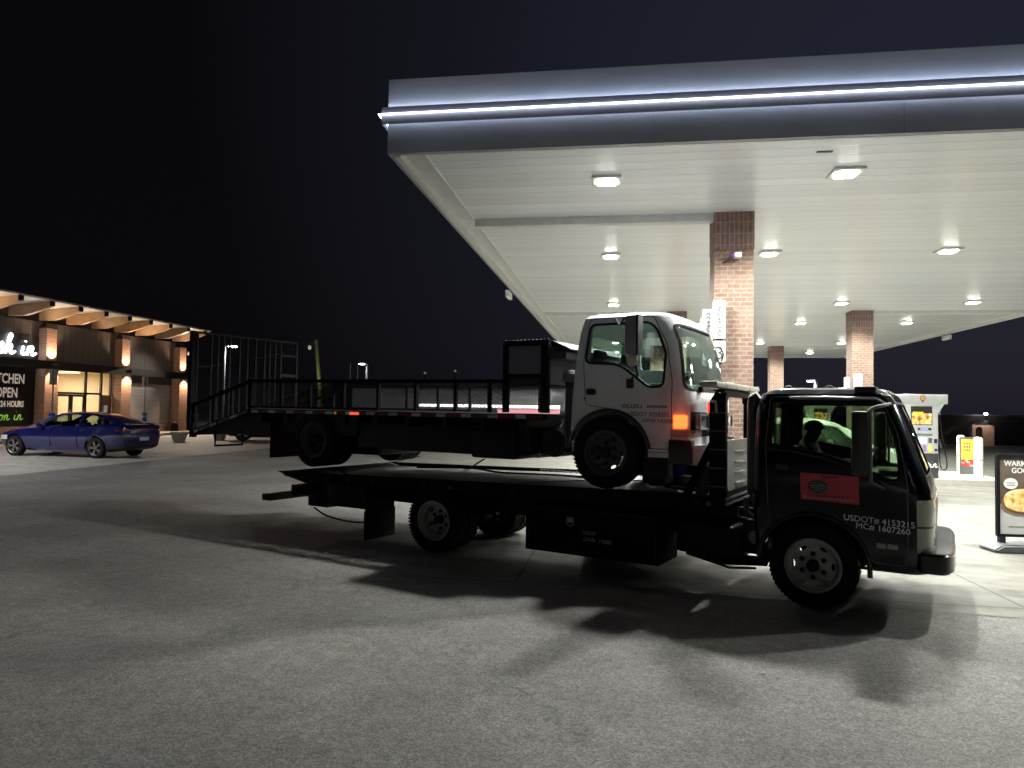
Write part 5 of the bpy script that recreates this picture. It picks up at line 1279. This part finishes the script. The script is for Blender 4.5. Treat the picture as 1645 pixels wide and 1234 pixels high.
# front face
put(piece(WP, WW, WKW, boxmesh(.69, 1.2, -.1, .080, .64, .768, bev=.01), .014), 'turn_signal', mat('amber_lit', (.9, .22, .03), .3, emit=2.6, ecol=(1, .11, .02), namt=.35, nscale=18), wt)
put(piece(WP, WW, WKW, boxmesh(.60, 1.2, WW - .17, WW + .1, .635, .775, bev=.01), .014), 'turn_signal', mat('amber_off', (.5, .2, .04), .3), wt)
lamp('POINT', 'turn_signal_light', WO + tdir(.86, -.10, .70), .35, (1, .10, .02), .03)
put(piece(WP, WW, WKW, boxmesh(.66, 1.2, -.1, .30, .555, .622), .010), 'lower_lamp', mat('dull_lens', (.25, .2, .18), .3), wt)
for y0, y1 in ((.18, .46), (WW - .46, WW - .18)):
    put(piece(WP, WW, WKW, boxmesh(.60, 1.2, y0, y1, .635, .775), .012), 'headlamp', mat('headlamp_glass', (.28, .28, .28), .12, .3, coat=.8), wt)
    mb = MB(); mb.mesh(fill2d([rrect(y0, y1, .625, .785, .015), rrect(y0 + .02, y1 - .02, .645, .765, .01)], .02), 0, Matrix(((0, 0, 1, .893), (1, 0, 0, 0), (0, 1, 0, 0), (0, 0, 0, 1)))); mb.build('lamp_surround', M_interior, wt)
mb = MB(); g_ = Matrix(((0, 0, 1, .902), (1, 0, 0, 0), (0, 1, 0, 0), (0, 0, 0, 1)))
mb.mesh(fill2d([rrect(.47, WW - .47, .60, .80, .02), rrect(.50, WW - .50, .625, .675, .005), rrect(.50, WW - .50, .69, .74, .005), rrect(.50, WW - .50, .755, .785, .005)], .03), 0, g_); mb.build('grille', M_white_gloss, wt)
put(piece(WP, WW, WKW, boxmesh(.74, 1.2, .12, WW - .12, .555, .80), .003), 'grille_backing', M_dark, wt)
mb = MB(); mb.prism(rounded([(.70, .10), (.90, .02), (.955, .20), (.975, .81), (.955, 1.42), (.90, 1.60), (.70, 1.52)], .05, 3), 'z', .285, .475); mb.build('bumper', M_white_gloss, wt)
for y0, y1 in ((-.01, .11), (WW - .11, WW + .01)):
    mb = MB(); mb.box(.64, .875, y0, y1, .29, .53, .02); mb.build('bumper_end', M_plastic_k, wt)
mb = MB(); mb.box(.60, .80, .2, WW - .2, .30, .55, .02); mb.box(.7, .85, .35, .5, .16, .285, .01); mb.path([(.8, .4, .25), (.95, .42, .18), (.98, .5, .2), (.85, .55, .26)], .014); mb.build('front_frame', M_dark, wt)
mb = MB(); mb.box(.43, .655, .0, .1, .345, .395, .006); mb.build('sill', M_cabwhite, wt)
mb = MB(); mb.box(.36, .60, .02, .28, .08, .34, .02); mb.build('step_box', M_dark, wt)
# mud guard arch, handle, mirrors, wipers, roof lamp
mb = MB(); mb.path([(.445 * math.cos(R(a)), -.003, .36 + .445 * math.sin(R(a))) for a in range(8, 165, 6)], .022); mb.build('wheel_arch_lip', M_plastic_k, wt)
mb = MB(); mb.mesh(fill2d([rrect(-.255, -.145, .965, 1.03, .028)], .02), 0, NEAR(0, .0, 0)); mb.build('door_handle', M_plastic_k, wt)
mb = MB(); mb.cyl((-.275, -.004, .93), (-.275, .01, .93), .010); mb.build('lock', M_dark, wt)
mb = MB(); mb.box(.28, .42, -.28, -.16, 1.355, 1.745, .035); mb.build('mirror', mat('mirror_shell', (.26, .26, .30), .15, coat=.5), wt)
mb = MB(); mb.box(.402, .428, -.285, -.155, 1.35, 1.75, .01); mb.build('mirror_edge', M_dark, wt)
mb = MB(); mb.path(smooth([(.05, .055, 1.76), (.14, -.05, 1.68), (.22, -.14, 1.73), (.33, -.2, 1.745)], 4), .011); mb.path(smooth([(.33, -.2, 1.36), (.34, -.14, 1.28), (.32, -.02, 1.16)], 4), .013); mb.path([(.30, -.03, 1.17), (.255, -.06, 1.10)], .012); mb.build('mirror_arm', M_plastic_k, wt)
mb = MB(); mb.ball((.335, -.2, 1.305), .062, (1, .5, 1.05), 10); mb.ball((.29, -.2, 1.36), .03); mb.build('round_mirror', mat('worn_beige', (.6, .54, .42), .4, nscale=20, namt=.5), wt)
mb = MB(); mb.box(.215, .295, -.07, -.03, 1.03, 1.13, .015); mb.build('small_mirror', M_plastic_k, wt)
mb = MB()
for y0, y1 in ((.30, .72), (.85, 1.27)): mb.path([(.875, y0, 1.05), (.84, (y0 + y1) / 2, 1.12), (.825, y1, 1.13)], .008); mb.box(.85, .90, y0 - .03, y0 + .05, 1.0, 1.06, .01)
mb.path(smooth([(.66, 1.46, 1.55), (.73, 1.50, 1.55), (.77, 1.52, 1.48), (.75, 1.51, 1.40)], 4), .008)
mb.build('wiper', M_dark, wt)
mb = MB(); mb.ball((.25, .5, 1.855), .026, (1.1, 1, .8), 8); mb.build('roof_lamp', mat('amber_marker', (.45, .10, .04), .3), wt)
mb = MB(); text(mb, 'USDOT 3258205', .060, FR((.215, -.004, .755), (1, 0, -.01)), ext=.0006, xs=1.02); text(mb, 'GVW 14,000', .060, FR((.365, -.004, .69), (1, 0, -.01)), ext=.0006, xs=1.0); mb.build('door_lettering', mat('navy_lettering', (.03, .03, .05), .5), wt)
mb = MB(); text(mb, 'ISUZU', .052, FR((.150, -.004, .835), (1, 0, -.01)), ext=.0006, bold=.0012, xs=1.5)
for k in range(10): mb.box(.42 + k * .021, .434 + k * .021, -.0048, -.0036, .838, .862)
mb.build('make_lettering', mat('grey_lettering', (.09, .09, .11), .5), wt)
# deck, striped edge, beavertail
mb = MB(); mb.box(-5.63, -.72, .0, 2.1, .695, .750); mb.build('deck', M_frame, wt)
mb = MB(); mb.prism([(-5.63, .765), (-6.97, .405), (-6.97, .33), (-5.63, .695)], 'y', .0, 2.1); mb.build('beavertail', M_frame, wt)
def tape(x, y, ang, w, m_, nm):
    q = MB(); c, s_ = math.cos(ang), math.sin(ang)
    q.box(0, w, -.006, 0, -.028, .028, M=Matrix.Translation((x, y, 0)) @ Matrix.Identity(4) if False else None)
    return q
k = 0; x = -5.55
while x < -.80:
    w = .135 if k % 2 == 0 else .235
    if x + w > -.78: w = -.78 - x
    mb = MB(); mb.box(x, x + w - .003, -.020, -.0121 if False else -.0005, .700, .738); mb.build('reflective_tape', M_silver if k % 2 == 0 else M_red, wt)
    x += w; k += 1
for t0, t1, m_ in ((.03, .12, M_silver), (.14, .31, M_red), (.33, .45, M_silver), (.47, .67, M_red), (.69, .81, M_silver), (.83, .98, M_red)):
    xa, xb = -6.97 + 1.34 * t0, -6.97 + 1.34 * t1; za, zb_ = .405 + .36 * t0, .405 + .36 * t1
    mb = MB(); mb.prism([(xa, za - .06), (xb, zb_ - .06), (xb, zb_ - .018), (xa, za - .018)], 'y', -.006, -.0005); mb.build('reflective_tape', m_, wt)
mb = MB(); mb.box(-3.62, -3.46, -.028, -.0205, .70, .735, .004); mb.build('side_marker', mat('marker_amber_red', (.7, .06, .02), .3, emit=.7, ecol=(1, .12, .04)), wt)
mb = MB(); mb.box(-3.90, -3.86, -.028, -.0205, .70, .74, .004); mb.build('side_marker', mat('marker_amber', (.5, .25, .1), .3, emit=.1, ecol=(1, .5, .1)), wt)
# rails on both sides
for y, sg in ((.03, -1), (2.07, 1)):
    mb = MB(); mb.bar((-5.62, y, 1.158), (-1.28, y, 1.118), .05, .042); mb.bar((-5.62, y, 1.158), (-6.93, y, .81), .05, .042); mb.build('top_rail', M_frame, wt)
    mb = MB(); mb.bar((-5.62, y, .785), (-3.2, y, .775), .04, .025); mb.build('bottom_rail', M_frame, wt)
    for x in (-5.63, -4.98, -4.41, -3.785, -3.18, -2.57, -1.97, -1.49):
        mb = MB(); w = .07 if x < -5.6 else .04; mb.box(x - w / 2, x + w / 2, y - .02, y + .02, .766, 1.145 + (x + 1.28) * -.009); mb.build('rail_post', M_frame, wt)
    for x in (-6.05, -6.45, -6.92):
        zt = 1.158 - (-5.62 - x) * .2657; mb = MB(); mb.box(x - .02, x + .02, y - .02, y + .02, .765 - (-5.63 - x) * .27, zt); mb.build('rail_post', M_frame, wt)
# expanded metal along the far rail
def diamond(mb, P, U, V, w, h_, s_, r_=.0025, asp=.5):
    """criss-cross bars clipped to a w x h rectangle at P spanned by unit vectors U, V"""
    P, U, V = Vector(P), Vector(U), Vector(V)
    for sg in (1, -1):
        c = -h_ / asp if sg > 0 else 0
        end = w if sg > 0 else w + h_ / asp
        while c < end:
            x0, y0 = c, 0; x1, y1 = c + sg * h_ / asp, h_
            pts = []
            ta = max(0, (0 - x0) / (x1 - x0) if x1 > x0 else (w - x0) / (x1 - x0)); tb = min(1, (w - x0) / (x1 - x0) if x1 > x0 else (0 - x0) / (x1 - x0))
            if tb > ta + .01:
                a_ = P + U * (x0 + (x1 - x0) * ta) + V * (h_ * ta); b_ = P + U * (x0 + (x1 - x0) * tb) + V * (h_ * tb)
                mb.cyl(a_, b_, r_, n=4, cap=False)
            c += s_
mb = MB(); diamond(mb, (-5.6, 2.06, .79), (1, 0, 0), (0, 0, 1), 4.3, .33, .045, .003); mb.build('rail_mesh', M_mesh, wt)
mb = MB(); diamond(mb, (-5.6, .04, .79), (1, 0, 0), (0, 0, 1), 4.3, .34, .05, .0022); mb.build('rail_mesh', M_frame, wt)  # near mesh added to dim the light falling through the rail gap
# front rack
mb = MB()
for x in (-1.27, -.78):
    for y in (.03, 2.07): mb.box(x - .03, x + (.03 if x < -1 else .06), y - .03, y + .03, .766, 1.545)
for z_ in (1.15, 1.51): mb.box(-1.24, -.81, .0, .06, z_, z_ + .045); mb.box(-1.24, -.81, 2.04, 2.1, z_, z_ + .045); 
for x in (-1.30, -.78): mb.box(x, x + .05, .061, 2.039, 1.511, 1.555); mb.box(x, x + .05, .061, 2.039, 1.1, 1.149)
mb.box(-1.30, -.72, 0, 2.1, 1.556, 1.57)
mb.build('rack_frame', M_frame, wt)
mb = MB(); mb.box(-1.24, -.81, .025, .035, 1.055, 1.149); mb.box(-.735, -.72, .061, 2.039, 1.08, 1.51); mb.build('rack_panel', mat('rack_panel', (.022, .022, .026), .7), wt)
mb = MB(); mb.box(-.719, -.55, .1, 2.0, 1.36, 1.44, .01); mb.bar((-.72, 1.05, 1.56), (-.50, 1.05, 1.46), 1.9, .015); mb.build('sloping_cover', mat('rack_cover', (.06, .06, .065), .7), wt)
mb = MB(); diamond(mb, (-1.24, .03, 1.195), (1, 0, 0), (0, 0, 1), .43, .315, .030, .0040, .6); mb.build('rack_mesh', M_mesh, wt)
mb = MB(); diamond(mb, (-1.24, 2.07, .79), (1, 0, 0), (0, 0, 1), .43, .72, .05, .0025, .6); mb.build('rack_mesh', M_mesh, wt)
mb = MB()
for k in range(12): mb.ball((-1.28 + k * .05, .03, 1.575), .008, n=4)
mb.build('bolt_row', M_galv, wt)
# intake stack, air tank
mb = MB(); mb.cyl((-.49, .10, .40), (-.49, .10, 1.14), .062, n=20); mb.build('intake_stack', M_plastic_k, wt)
mb = MB(); mb.lathe([(.062, 1.10), (.09, 1.11), (.092, 1.19), (.07, 1.225), (0, 1.235)], (-.49, .10, 0), 'z', 24); mb.build('intake_cap', M_grey, wt)
mb = MB(); mb.cyl((-.66, .05, .44), (-.66, .55, .44), .15, n=28); mb.build('air_tank', M_dark, wt)
mb = MB(); mb.path([(-.43, .03, .6), (-.40, .02, .5), (-.41, .02, .36)], .012); mb.box(-.44, -.40, .02, .05, .46, .49); mb.path([(-.58, .04, .62), (-.54, .03, .66), (-.55, .03, .7)], .01); mb.build('pipe_fitting', M_alu, wt)
# frame, boxes
mb = MB()
for y in (.62, 1.40): mb.box(-5.1, .6, y, y + .07, .36, .56)
for k in range(9): mb.box(-5.5 + k * .55, -5.42 + k * .55, .05, 2.05, .57, .694)
mb.box(-3.6, -1.0, .12, .55, .28, .60, .02); mb.box(-3.6, -1.0, 1.5, 1.95, .30, .60, .02); mb.box(-1.75, -1.15, .05, .6, .235, .55, .03); mb.box(-5.15, -3.6, .10, .60, .42, .694); mb.box(-5.0, -3.7, .62, 1.48, .14, .40, .03); mb.box(-3.5, -1.2, .70, 1.38, .22, .50, .03); mb.box(-.98, -.3, .3, 1.6, .30, .6, .03)  # boxes between the frame rails added to block light under the deck
mb.cyl((-4.36, .2, .36), (-4.36, 1.9, .36), .07); mb.cyl((-.04, .2, .36), (-.04, 1.7, .36), .05); mb.ball((-4.36, 1.05, .36), .16)
mb.prism([(-5.10, .69), (-5.9, .50), (-5.9, .40), (-5.10, .42)], 'y', .25, 1.85)
mb.build('chassis', M_dark, wt)
for y0, y1 in ((.0, .60), (1.5, 2.1)):
    mb = MB(); mb.box(-5.16, -5.145, y0, y1, .07, .69); mb.build('mudflap', M_rubber, wt)
# rear under-run bar
for yy in (.25, 1.35):
    mb = MB(); mb.path([(-6.72, yy, .42), (-6.72, yy, .17), (-6.72, yy + .5, .17), (-6.72, yy + .5, .42)], .018); mb.build('rear_step', M_frame, wt)
mb = MB(); mb.box(-6.99, -6.90, -.02, .06, .30, .52, .01); mb.ball((-6.95, .03, .62), .05); mb.box(-6.99, -6.92, .0, .09, .52, .66, .01); mb.build('gate_hinge', M_frame, wt)
mb = MB(); mb.box(-7.0, -6.985, .02, .09, .47, .53, .004); mb.build('rear_lamp', mat('cream_lamp', (.4, .38, .35), .4), wt)
# upright ramp gate
gx = -6.99
M_gate = mat('gate_tube', (.026, .026, .028), .95, 0, namt=.2, spec=.03)
mb = MB(); mb.box(gx - .035, gx + .035, -.035, .035, .40, 1.945); mb.build('gate_post', M_frame, wt)
mb = MB(); mb.bar((gx, .035, 1.93), (gx, 2.08, 1.93), .03, .03); mb.bar((gx, 2.06, .40), (gx, 2.06, 1.915), .035, .035, upv=(1, 0, 0)); mb.bar((gx, .035, .42), (gx, 2.04, .42), .03, .03); mb.build('gate_frame', M_gate, wt)
for y in (.08, .33, .45, .555, .67, .86, 1.01, 1.18, 1.36, 1.467, 1.587, 1.708):
    mb = MB(); mb.box(gx - .015, gx + .015, y - .014, y + .014, .436, 1.914); mb.build('gate_bar', M_gate, wt)
mb = MB(); mb.bar((gx, 1.72, 1.685), (gx, 2.04, 1.685), .03, .04); mb.bar((gx, 1.72, 1.34), (gx, 2.04, 1.34), .03, .05); mb.bar((gx, .10, 1.40), (gx, .31, 1.40), .02, .02); mb.build('gate_crossbar', M_gate, wt)
mb = MB(); diamond(mb, (gx + .02, .04, .44), (0, 1, 0), (0, 0, 1), 2.0, .84, .07, .0024, .6); mb.build('gate_mesh', M_frame, wt)
mb = MB(); mb.path(smooth([(-6.6, 2.0, .5), (-6.3, 2.04, .75), (-5.4, 2.1, .80)], 4), .012); mb.build('gate_spring', M_dark, wt)
truck_wheel(wt, -.04, .105, .365, r_=.365, mrim=M_rimdark)
truck_wheel(wt, -.04, WW - .105, .365, r_=.365, side=1, mrim=M_rimdark)
for y, s_ in ((.15, -1), (1.95, 1)):
    truck_wheel(wt, -4.36, y, .35, r_=.365, side=s_, dished=True, mrim=M_rimdark)
    truck_wheel(wt, -4.36, y - s_ * .245, .35, r_=.365, side=-s_, dished=True, mrim=M_rimdark, lug=False)

# ---- straps, chains and gear lying on the bed
def bed_thing(name, lb, cat, x, y, group=None):
    return thing(name, lb, cat, tw(x, y, zb(x) - .034), TANG, group)
mb = MB(); pts = []
t_ = bed_thing('winch_cable', 'thin dark winch cable running along the bed under the white truck', 'cable', -3.4, 1.25)
mb.path(smooth([(-1.9, -.2, .02), (-1.2, .1, .03), (-.6, -.05, .015), (.2, .12, .015), (1.2, 0, .02), (2.3, .1, .03)], 6), .012); mb.build('cable', M_rubber, t_)
t_ = bed_thing('tie_down_chain', 'steel chain lying along the far side of the bed deck', 'chain', -2.6, 1.75)
mb = MB()
for k in range(46):
    x = -1.1 + k * .045; 
    torus(mb, (x, .02 * math.sin(k * .5), .012 + .004 * (k % 2)), .017, .005, (0, 0, 1) if k % 2 else (0, .8, .6), 8)
mb.build('link', M_galv, t_)
t_ = bed_thing('tie_down_strap', 'flat dark strap lying across the bed behind the white front wheel', 'strap', -2.75, .9)
mb = MB(); mb.bar((-.35, -.75, .008), (.45, .55, .012), .05, .006); mb.build('webbing', M_dark, t_)
for i, (x0, y0, x1, y1, lb) in enumerate([(-6.0, .35, -5.35, 1.2, 'taut strap from the bed tail to the white rear axle'), (-4.9, 1.7, -4.2, 1.1, 'dark strap beside the far rear wheel of the white truck')]):
    t_ = bed_thing('tie_down_strap', lb, 'strap', x0, y0)
    d_ = Vector((x1 - x0, y1 - y0, .22)); mb = MB(); mb.bar((0, 0, .004), d_, .03, .006); mb.build('webbing', M_dark, t_)
    mb = MB(); mb.box(-.05, .06, -.025, .025, 0, .03, .006); mb.build('ratchet', M_galv, t_)
t_ = bed_thing('storage_tote', 'blue plastic tote at the front corner of the tow truck bed', 'tote', -1.50, 1.78)
M_blue = mat('blue_plastic', (.16, .17, .85), .4, emit=0)
mb = MB(); mb.box(-.36, .32, -.30, .34, .0, .20, .03); mb.build('tub', M_blue, t_)
mb = MB(); mb.box(-.38, .34, -.32, .36, .201, .235, .012); mb.build('lid', M_blue, t_)
mb = MB(); mb.path([(-.1, -.31, .12), (-.1, -.35, .13), (.1, -.35, .13), (.1, -.31, .12)], .01); mb.build('handle', M_dark, t_)
t_ = bed_thing('wood_block', 'short pale timber block beside the blue tote on the bed', 'block', -1.42, 1.02)
mb = MB(); mb.box(-.10, .12, -.06, .06, 0, .10, .01); mb.build('block', mat('pale_timber', (.5, .46, .33), .8, namt=.3, nscale=14), t_)
t_ = bed_thing('air_hose', 'loose coil of dark hose in front of the white truck wheel on the bed', 'hose', -1.25, .55)
mb = MB(); mb.path(smooth([(-.5, .1, .012), (-.3, .3, .012), (0, .25, .015), (.2, .05, .015), (.0, -.15, .012), (-.25, -.1, .03), (-.2, .15, .03), (.15, .4, .012), (.3, .7, .012)], 6), .012); mb.build('hose', M_rubber, t_)

# ================================================================== CARS
def car_shell(st, L0):
    """st rows: x, z_low, z_belt, z_top, half_low, half_belt, half_top ; body = closed loft along x"""
    xs = [s_[0] for s_ in st]
    def cr(x):
        i = max(0, min(len(st) - 2, next((k for k in range(len(st) - 1) if xs[k + 1] >= x), len(st) - 2)))
        t = (x - xs[i]) / (xs[i + 1] - xs[i]); out = []
        for j in range(1, 7):
            p0 = st[max(i - 1, 0)][j]; p1 = st[i][j]; p2 = st[i + 1][j]; p3 = st[min(i + 2, len(st) - 1)][j]
            m1 = (p2 - p0) / 2; m2 = (p3 - p1) / 2
            out.append((2 * t ** 3 - 3 * t * t + 1) * p1 + (t ** 3 - 2 * t * t + t) * m1 + (-2 * t ** 3 + 3 * t * t) * p2 + (t ** 3 - t * t) * m2)
        return out
    mb = MB(); vs = []; N = 56; n = 0
    for k in range(N):
        x = xs[0] + (xs[-1] - xs[0]) * k / (N - 1)
        zl, zbt, zt, hl, hb, ht = cr(x)
        g = max(0.0, zt - zbt)
        half = [(0, zl), (hl * .85, zl), (hl, zl + .07), (hb * 1.0, zl + (zbt - zl) * .45), (hb * 1.005, zl + (zbt - zl) * .72), (hb * .97, zbt - .01), (hb * .93, zbt + g * .03 + .01), (ht + (hb * .9 - ht) * .5, zbt + g * .5 + .006), (ht * 1.0, zbt + g * .88 + .004), (ht * .82, zbt + g * .975 + .004), (ht * .4, zt + .008), (0, zt + .012)]
        ring = [(y, z) for y, z in half] + [(-y, z) for y, z in half[-2:0:-1]]
        n = len(ring)
        vs += [(x, y, z) for y, z in ring]
    fs = []
    for i in range(N - 1): fs += [(i * n + k, i * n + (k + 1) % n, (i + 1) * n + (k + 1) % n, (i + 1) * n + k) for k in range(n)]
    fs += [list(range(n))[::-1], list(range((N - 1) * n, N * n))]
    mb.add(vs, fs); return mb.data('car')
def inflate(me, d):
    me = me.copy(); me.update(); 
    ns = [v.normal.copy() for v in me.vertices]
    for v, n_ in zip(me.vertices, ns): v.co += n_ * d
    return me
def make_car(name, lb, loc, rz, st, wins, paint, wb, rw, extra, tint, spokes=True, half=.9):
    root = thing(name, lb, 'car', loc, rz)
    body = car_shell(st, 0)
    arches = MB()
    for x in (0, wb):
        for y0, y1 in ((-2, -half + .26), (half - .26, 2)): arches.cyl((x, y0, rw), (x, y1, rw), rw + .055, n=36)
    inner = inflate(body, -.035)
    b2 = boolean(boolean(body, arches.data('a')), inner)
    gl = inflate(body, -.006); inn = inflate(body, -.014); shell = boolean(inflate(body, .004), inflate(body, -.02)); pane = boolean(gl, inn)
    for nm, poly, ax in wins:
        cuts = [pr_y(poly, -2, 0), pr_y(poly, 0, 2)] if ax == 'y' else [pr_y(poly[0], -poly[1], poly[1])]
        for c in cuts:
            b2 = boolean(b2, c)
            put(boolean(pane, c, 'INTERSECT'), nm, tint, root, angle=28)
    put(b2, 'body', paint, root, angle=28)
    zs = st[4][2]
    mb = MB(); mb.box(.0, 2.2, -.66, .66, .25, .33); mb.box(1.95, 2.3, -.62, .62, .6, zs - .06, .05); mb.build('cabin_floor', M_grey, root)
    for x in (.35, 1.15):
        for y in (-.35, .35):
            mb = MB(); mb.box(x - .05, x + .45, y - .24, y + .24, .33, .52, .05); mb.bar((x, y, .5), (x - .2, y, zs + .06), .44, .12, upv=(1, 0, 0)); mb.box(x - .28, x - .18, y - .12, y + .12, zs + .08, zs + .22, .03); mb.build('seat', M_interior, root)
    for x in (0, wb):
        for s_ in (-1, 1):
            y = s_ * (half - .12)
            wh = bpy.data.objects.new('wheel', None); col.objects.link(wh); wh.parent = root; wh.location = (x, y, rw)
            m = MB(); m.lathe([(rw * .66, -.09), (rw * .7, -.105), (rw * .95, -.10), (rw, -.08), (rw, .08), (rw * .95, .10), (rw * .7, .105), (rw * .66, .09)], n=40); m.build('tyre', M_rubber, wh)
            m = MB(); m.lathe([(rw * .665, s_ * .098), (rw * .69, s_ * .103), (rw * .64, s_ * .085), (rw * .62, s_ * .02), (rw * .62, -s_ * .08)], n=40)
            for k in range(5):
                for q in (-.16, .16):
                    t = 2 * math.pi * k / 5; p0 = Vector((.05 * math.cos(t), s_ * .07, .05 * math.sin(t))); p1 = Vector((rw * .64 * math.cos(t + q), s_ * .075, rw * .64 * math.sin(t + q)))
                    m.bar(p0, p1, .028, .02, upv=(0, 1, 0))
            m.cyl((0, s_ * .05, 0), (0, s_ * .085, 0), .05); m.build('rim', extra['rim'], wh)
            m = MB(); m.cyl((0, -s_ * .05, 0), (0, s_ * .02, 0), rw * .6, n=24); m.build('brake_disc', M_dark, wh)
    return root, shell, body
M_bluecar = mat('blue_car_paint', (.008, .009, .085), .22, .1, coat=.9, namt=.1, nscale=2)
M_cglass = mat('dark_car_glass', (.03, .035, .03), .06, coat=.8, namt=.2)
M_carrim = mat('car_rim', (.22, .20, .19), .4, .5)
# x from the rear axle forwards
ST = [(-1.02, .50, .86, .93, .55, .60, .40), (-.97, .34, .98, 1.03, .74, .80, .60), (-.75, .26, 1.0, 1.08, .80, .88, .66), (-.35, .20, .98, 1.20, .82, .90, .62), (.15, .17, .96, 1.33, .84, .91, .60), (.8, .16, .95, 1.41, .85, .91, .60), (1.45, .16, .94, 1.405, .85, .91, .60), (1.95, .17, .93, 1.28, .84, .91, .62), (2.35, .18, .91, 1.05, .83, .90, .70), (2.75, .20, .86, .93, .81, .89, .74), (3.2, .22, .78, .85, .78, .86, .70), (3.6, .26, .70, .75, .70, .78, .6), (3.78, .36, .58, .62, .5, .56, .42)]
bwins = [('side_window', rounded([(-.52, 1.10), (-.12, 1.02), (.45, .985), (.62, .985), (.62, 1.33), (.35, 1.325), (.05, 1.26)], .03), 'y'),
         ('side_window', rounded([(.69, .985), (1.5, .975), (2.08, .965), (1.75, 1.20), (1.45, 1.325), (1.0, 1.345), (.69, 1.335)], .03), 'y'),
         ('rear_window', ([(-.80, 1.07), (-.10, 1.30), (.0, 1.6), (-.9, 1.6)], .54), 'x'), ('windscreen', ([(1.66, 1.35), (2.42, 1.0), (2.6, 1.6), (1.6, 1.6)], .58), 'x')]
car, shell, body = make_car('parked_car', 'shiny dark blue fastback saloon parked by the shop entrance', (-15.93, 19.75 + .90, 0), R(180 - 3.4), ST, bwins, M_bluecar, 3.0, .325, {'rim': M_carrim}, M_glass, half=.91)
sh2 = shell
m = MB(); m.box(-1.3, -.70, -.95, .95, .84, .90); put(boolean(shell, m.data('c'), 'INTERSECT'), 'tail_lamp', mat('dark_red_lens', (.10, .012, .015), .2, coat=.6), car)
m = MB(); m.box(-1.3, -.35, -1, 1, .15, .42); put(boolean(shell, m.data('c'), 'INTERSECT'), 'rear_diffuser', M_plastic_k, car)
m = MB(); m.box(-1.012, -1.035, -.20, .20, .55, .66, .004); m.build('number_plate', mat('plate_pale', (.5, .5, .48), .4), car)
m = MB(); m.box(3.3, 4.0, -.9, .9, .52, .66); put(boolean(shell, m.data('c'), 'INTERSECT'), 'headlamp', M_lamp_clear, car)
for s_ in (-1, 1):
    m = MB(); m.ball((1.98, s_ * 1.0, 1.0), .09, (.8, 1.1, .7), 8); m.cyl((2.0, s_ * .88, .97), (1.99, s_ * .97, .99), .02); m.build('door_mirror', M_bluecar, car)
    m = MB(); m.box(.35, .52, s_ * .925 - .01, s_ * .925 + .01, .85, .88, .006); m.box(1.15, 1.32, s_ * .925 - .01, s_ * .925 + .01, .85, .88, .006); m.build('door_handle', M_bluecar, car)
    m = MB()
    for x in (.64, 1.62): m.box(x, x + .008, s_ * .905, s_ * .921, .32, .93)
    m.build('door_seam', M_dark, car)
m = MB(); m.path([(-.62, -.5, 1.085), (-.95, -.52, 1.065), (-.98, 0, 1.085), (-.95, .52, 1.065), (-.62, .5, 1.085)], .018); m.build('lip_spoiler', M_bluecar, car)

# white estate parked beyond the black cab
ST2 = [(-.88, .50, .95, 1.3, .6, .70, .55), (-.84, .34, 1.0, 1.48, .78, .86, .66), (-.6, .26, 1.02, 1.56, .82, .90, .68), (0, .2, 1.0, 1.6, .84, .92, .68), (.8, .18, .98, 1.61, .85, .92, .68), (1.5, .18, .97, 1.58, .85, .92, .67), (1.95, .18, .96, 1.40, .84, .92, .68), (2.35, .18, .95, 1.10, .84, .91, .74), (2.8, .2, .92, 1.0, .82, .90, .76), (3.25, .24, .86, .92, .78, .87, .7), (3.5, .3, .7, .76, .66, .72, .55)]
wwins = [('side_window', rounded([(-.62, 1.07), (.62, 1.04), (.62, 1.49), (-.45, 1.47)], .04), 'y'), ('side_window', rounded([(.70, 1.04), (2.1, 1.02), (1.65, 1.44), (1.4, 1.48), (.70, 1.49)], .03), 'y'),
         ('windscreen', ([(1.75, 1.46), (2.35, 1.08), (2.6, 1.7), (1.75, 1.7)], .62), 'x'), ('rear_window', ([(-1.3, 1.10), (-.72, 1.10), (-.72, 1.42), (-1.3, 1.42)], .58), 'x')]
carw, shellw, _ = make_car('parked_car', 'white estate car at the pumps seen through the black cab windows', (3.0, 16.9, 0), R(0), ST2, wwins, M_white_gloss, 2.7, .33, {'rim': M_carrim}, M_glass)
m = MB(); m.box(-1.2, -.65, -.95, .95, .85, 1.0); put(boolean(shellw, m.data('c'), 'INTERSECT'), 'tail_lamp', mat('red_tail', (.35, .02, .02), .2), carw)
for s_ in (-1, 1):
    m = MB(); m.ball((1.98, s_ * 1.0, 1.06), .09, (.8, 1.1, .7), 8); m.cyl((2.0, s_ * .88, 1.02), (1.99, s_ * .97, 1.05), .02); m.build('door_mirror', M_white_gloss, carw)
# dark car far beyond, half hidden behind the truck
M_darkcar = mat('charcoal_car_paint', (.03, .03, .033), .2, .3, coat=.8)
card, shelld, _ = make_car('parked_car', 'dark grey estate parked far off, half hidden by the white truck mudflap', (-15.7, 33.6, 0), R(205), ST2, wwins, M_darkcar, 2.7, .35, {'rim': M_chrome}, M_glass)
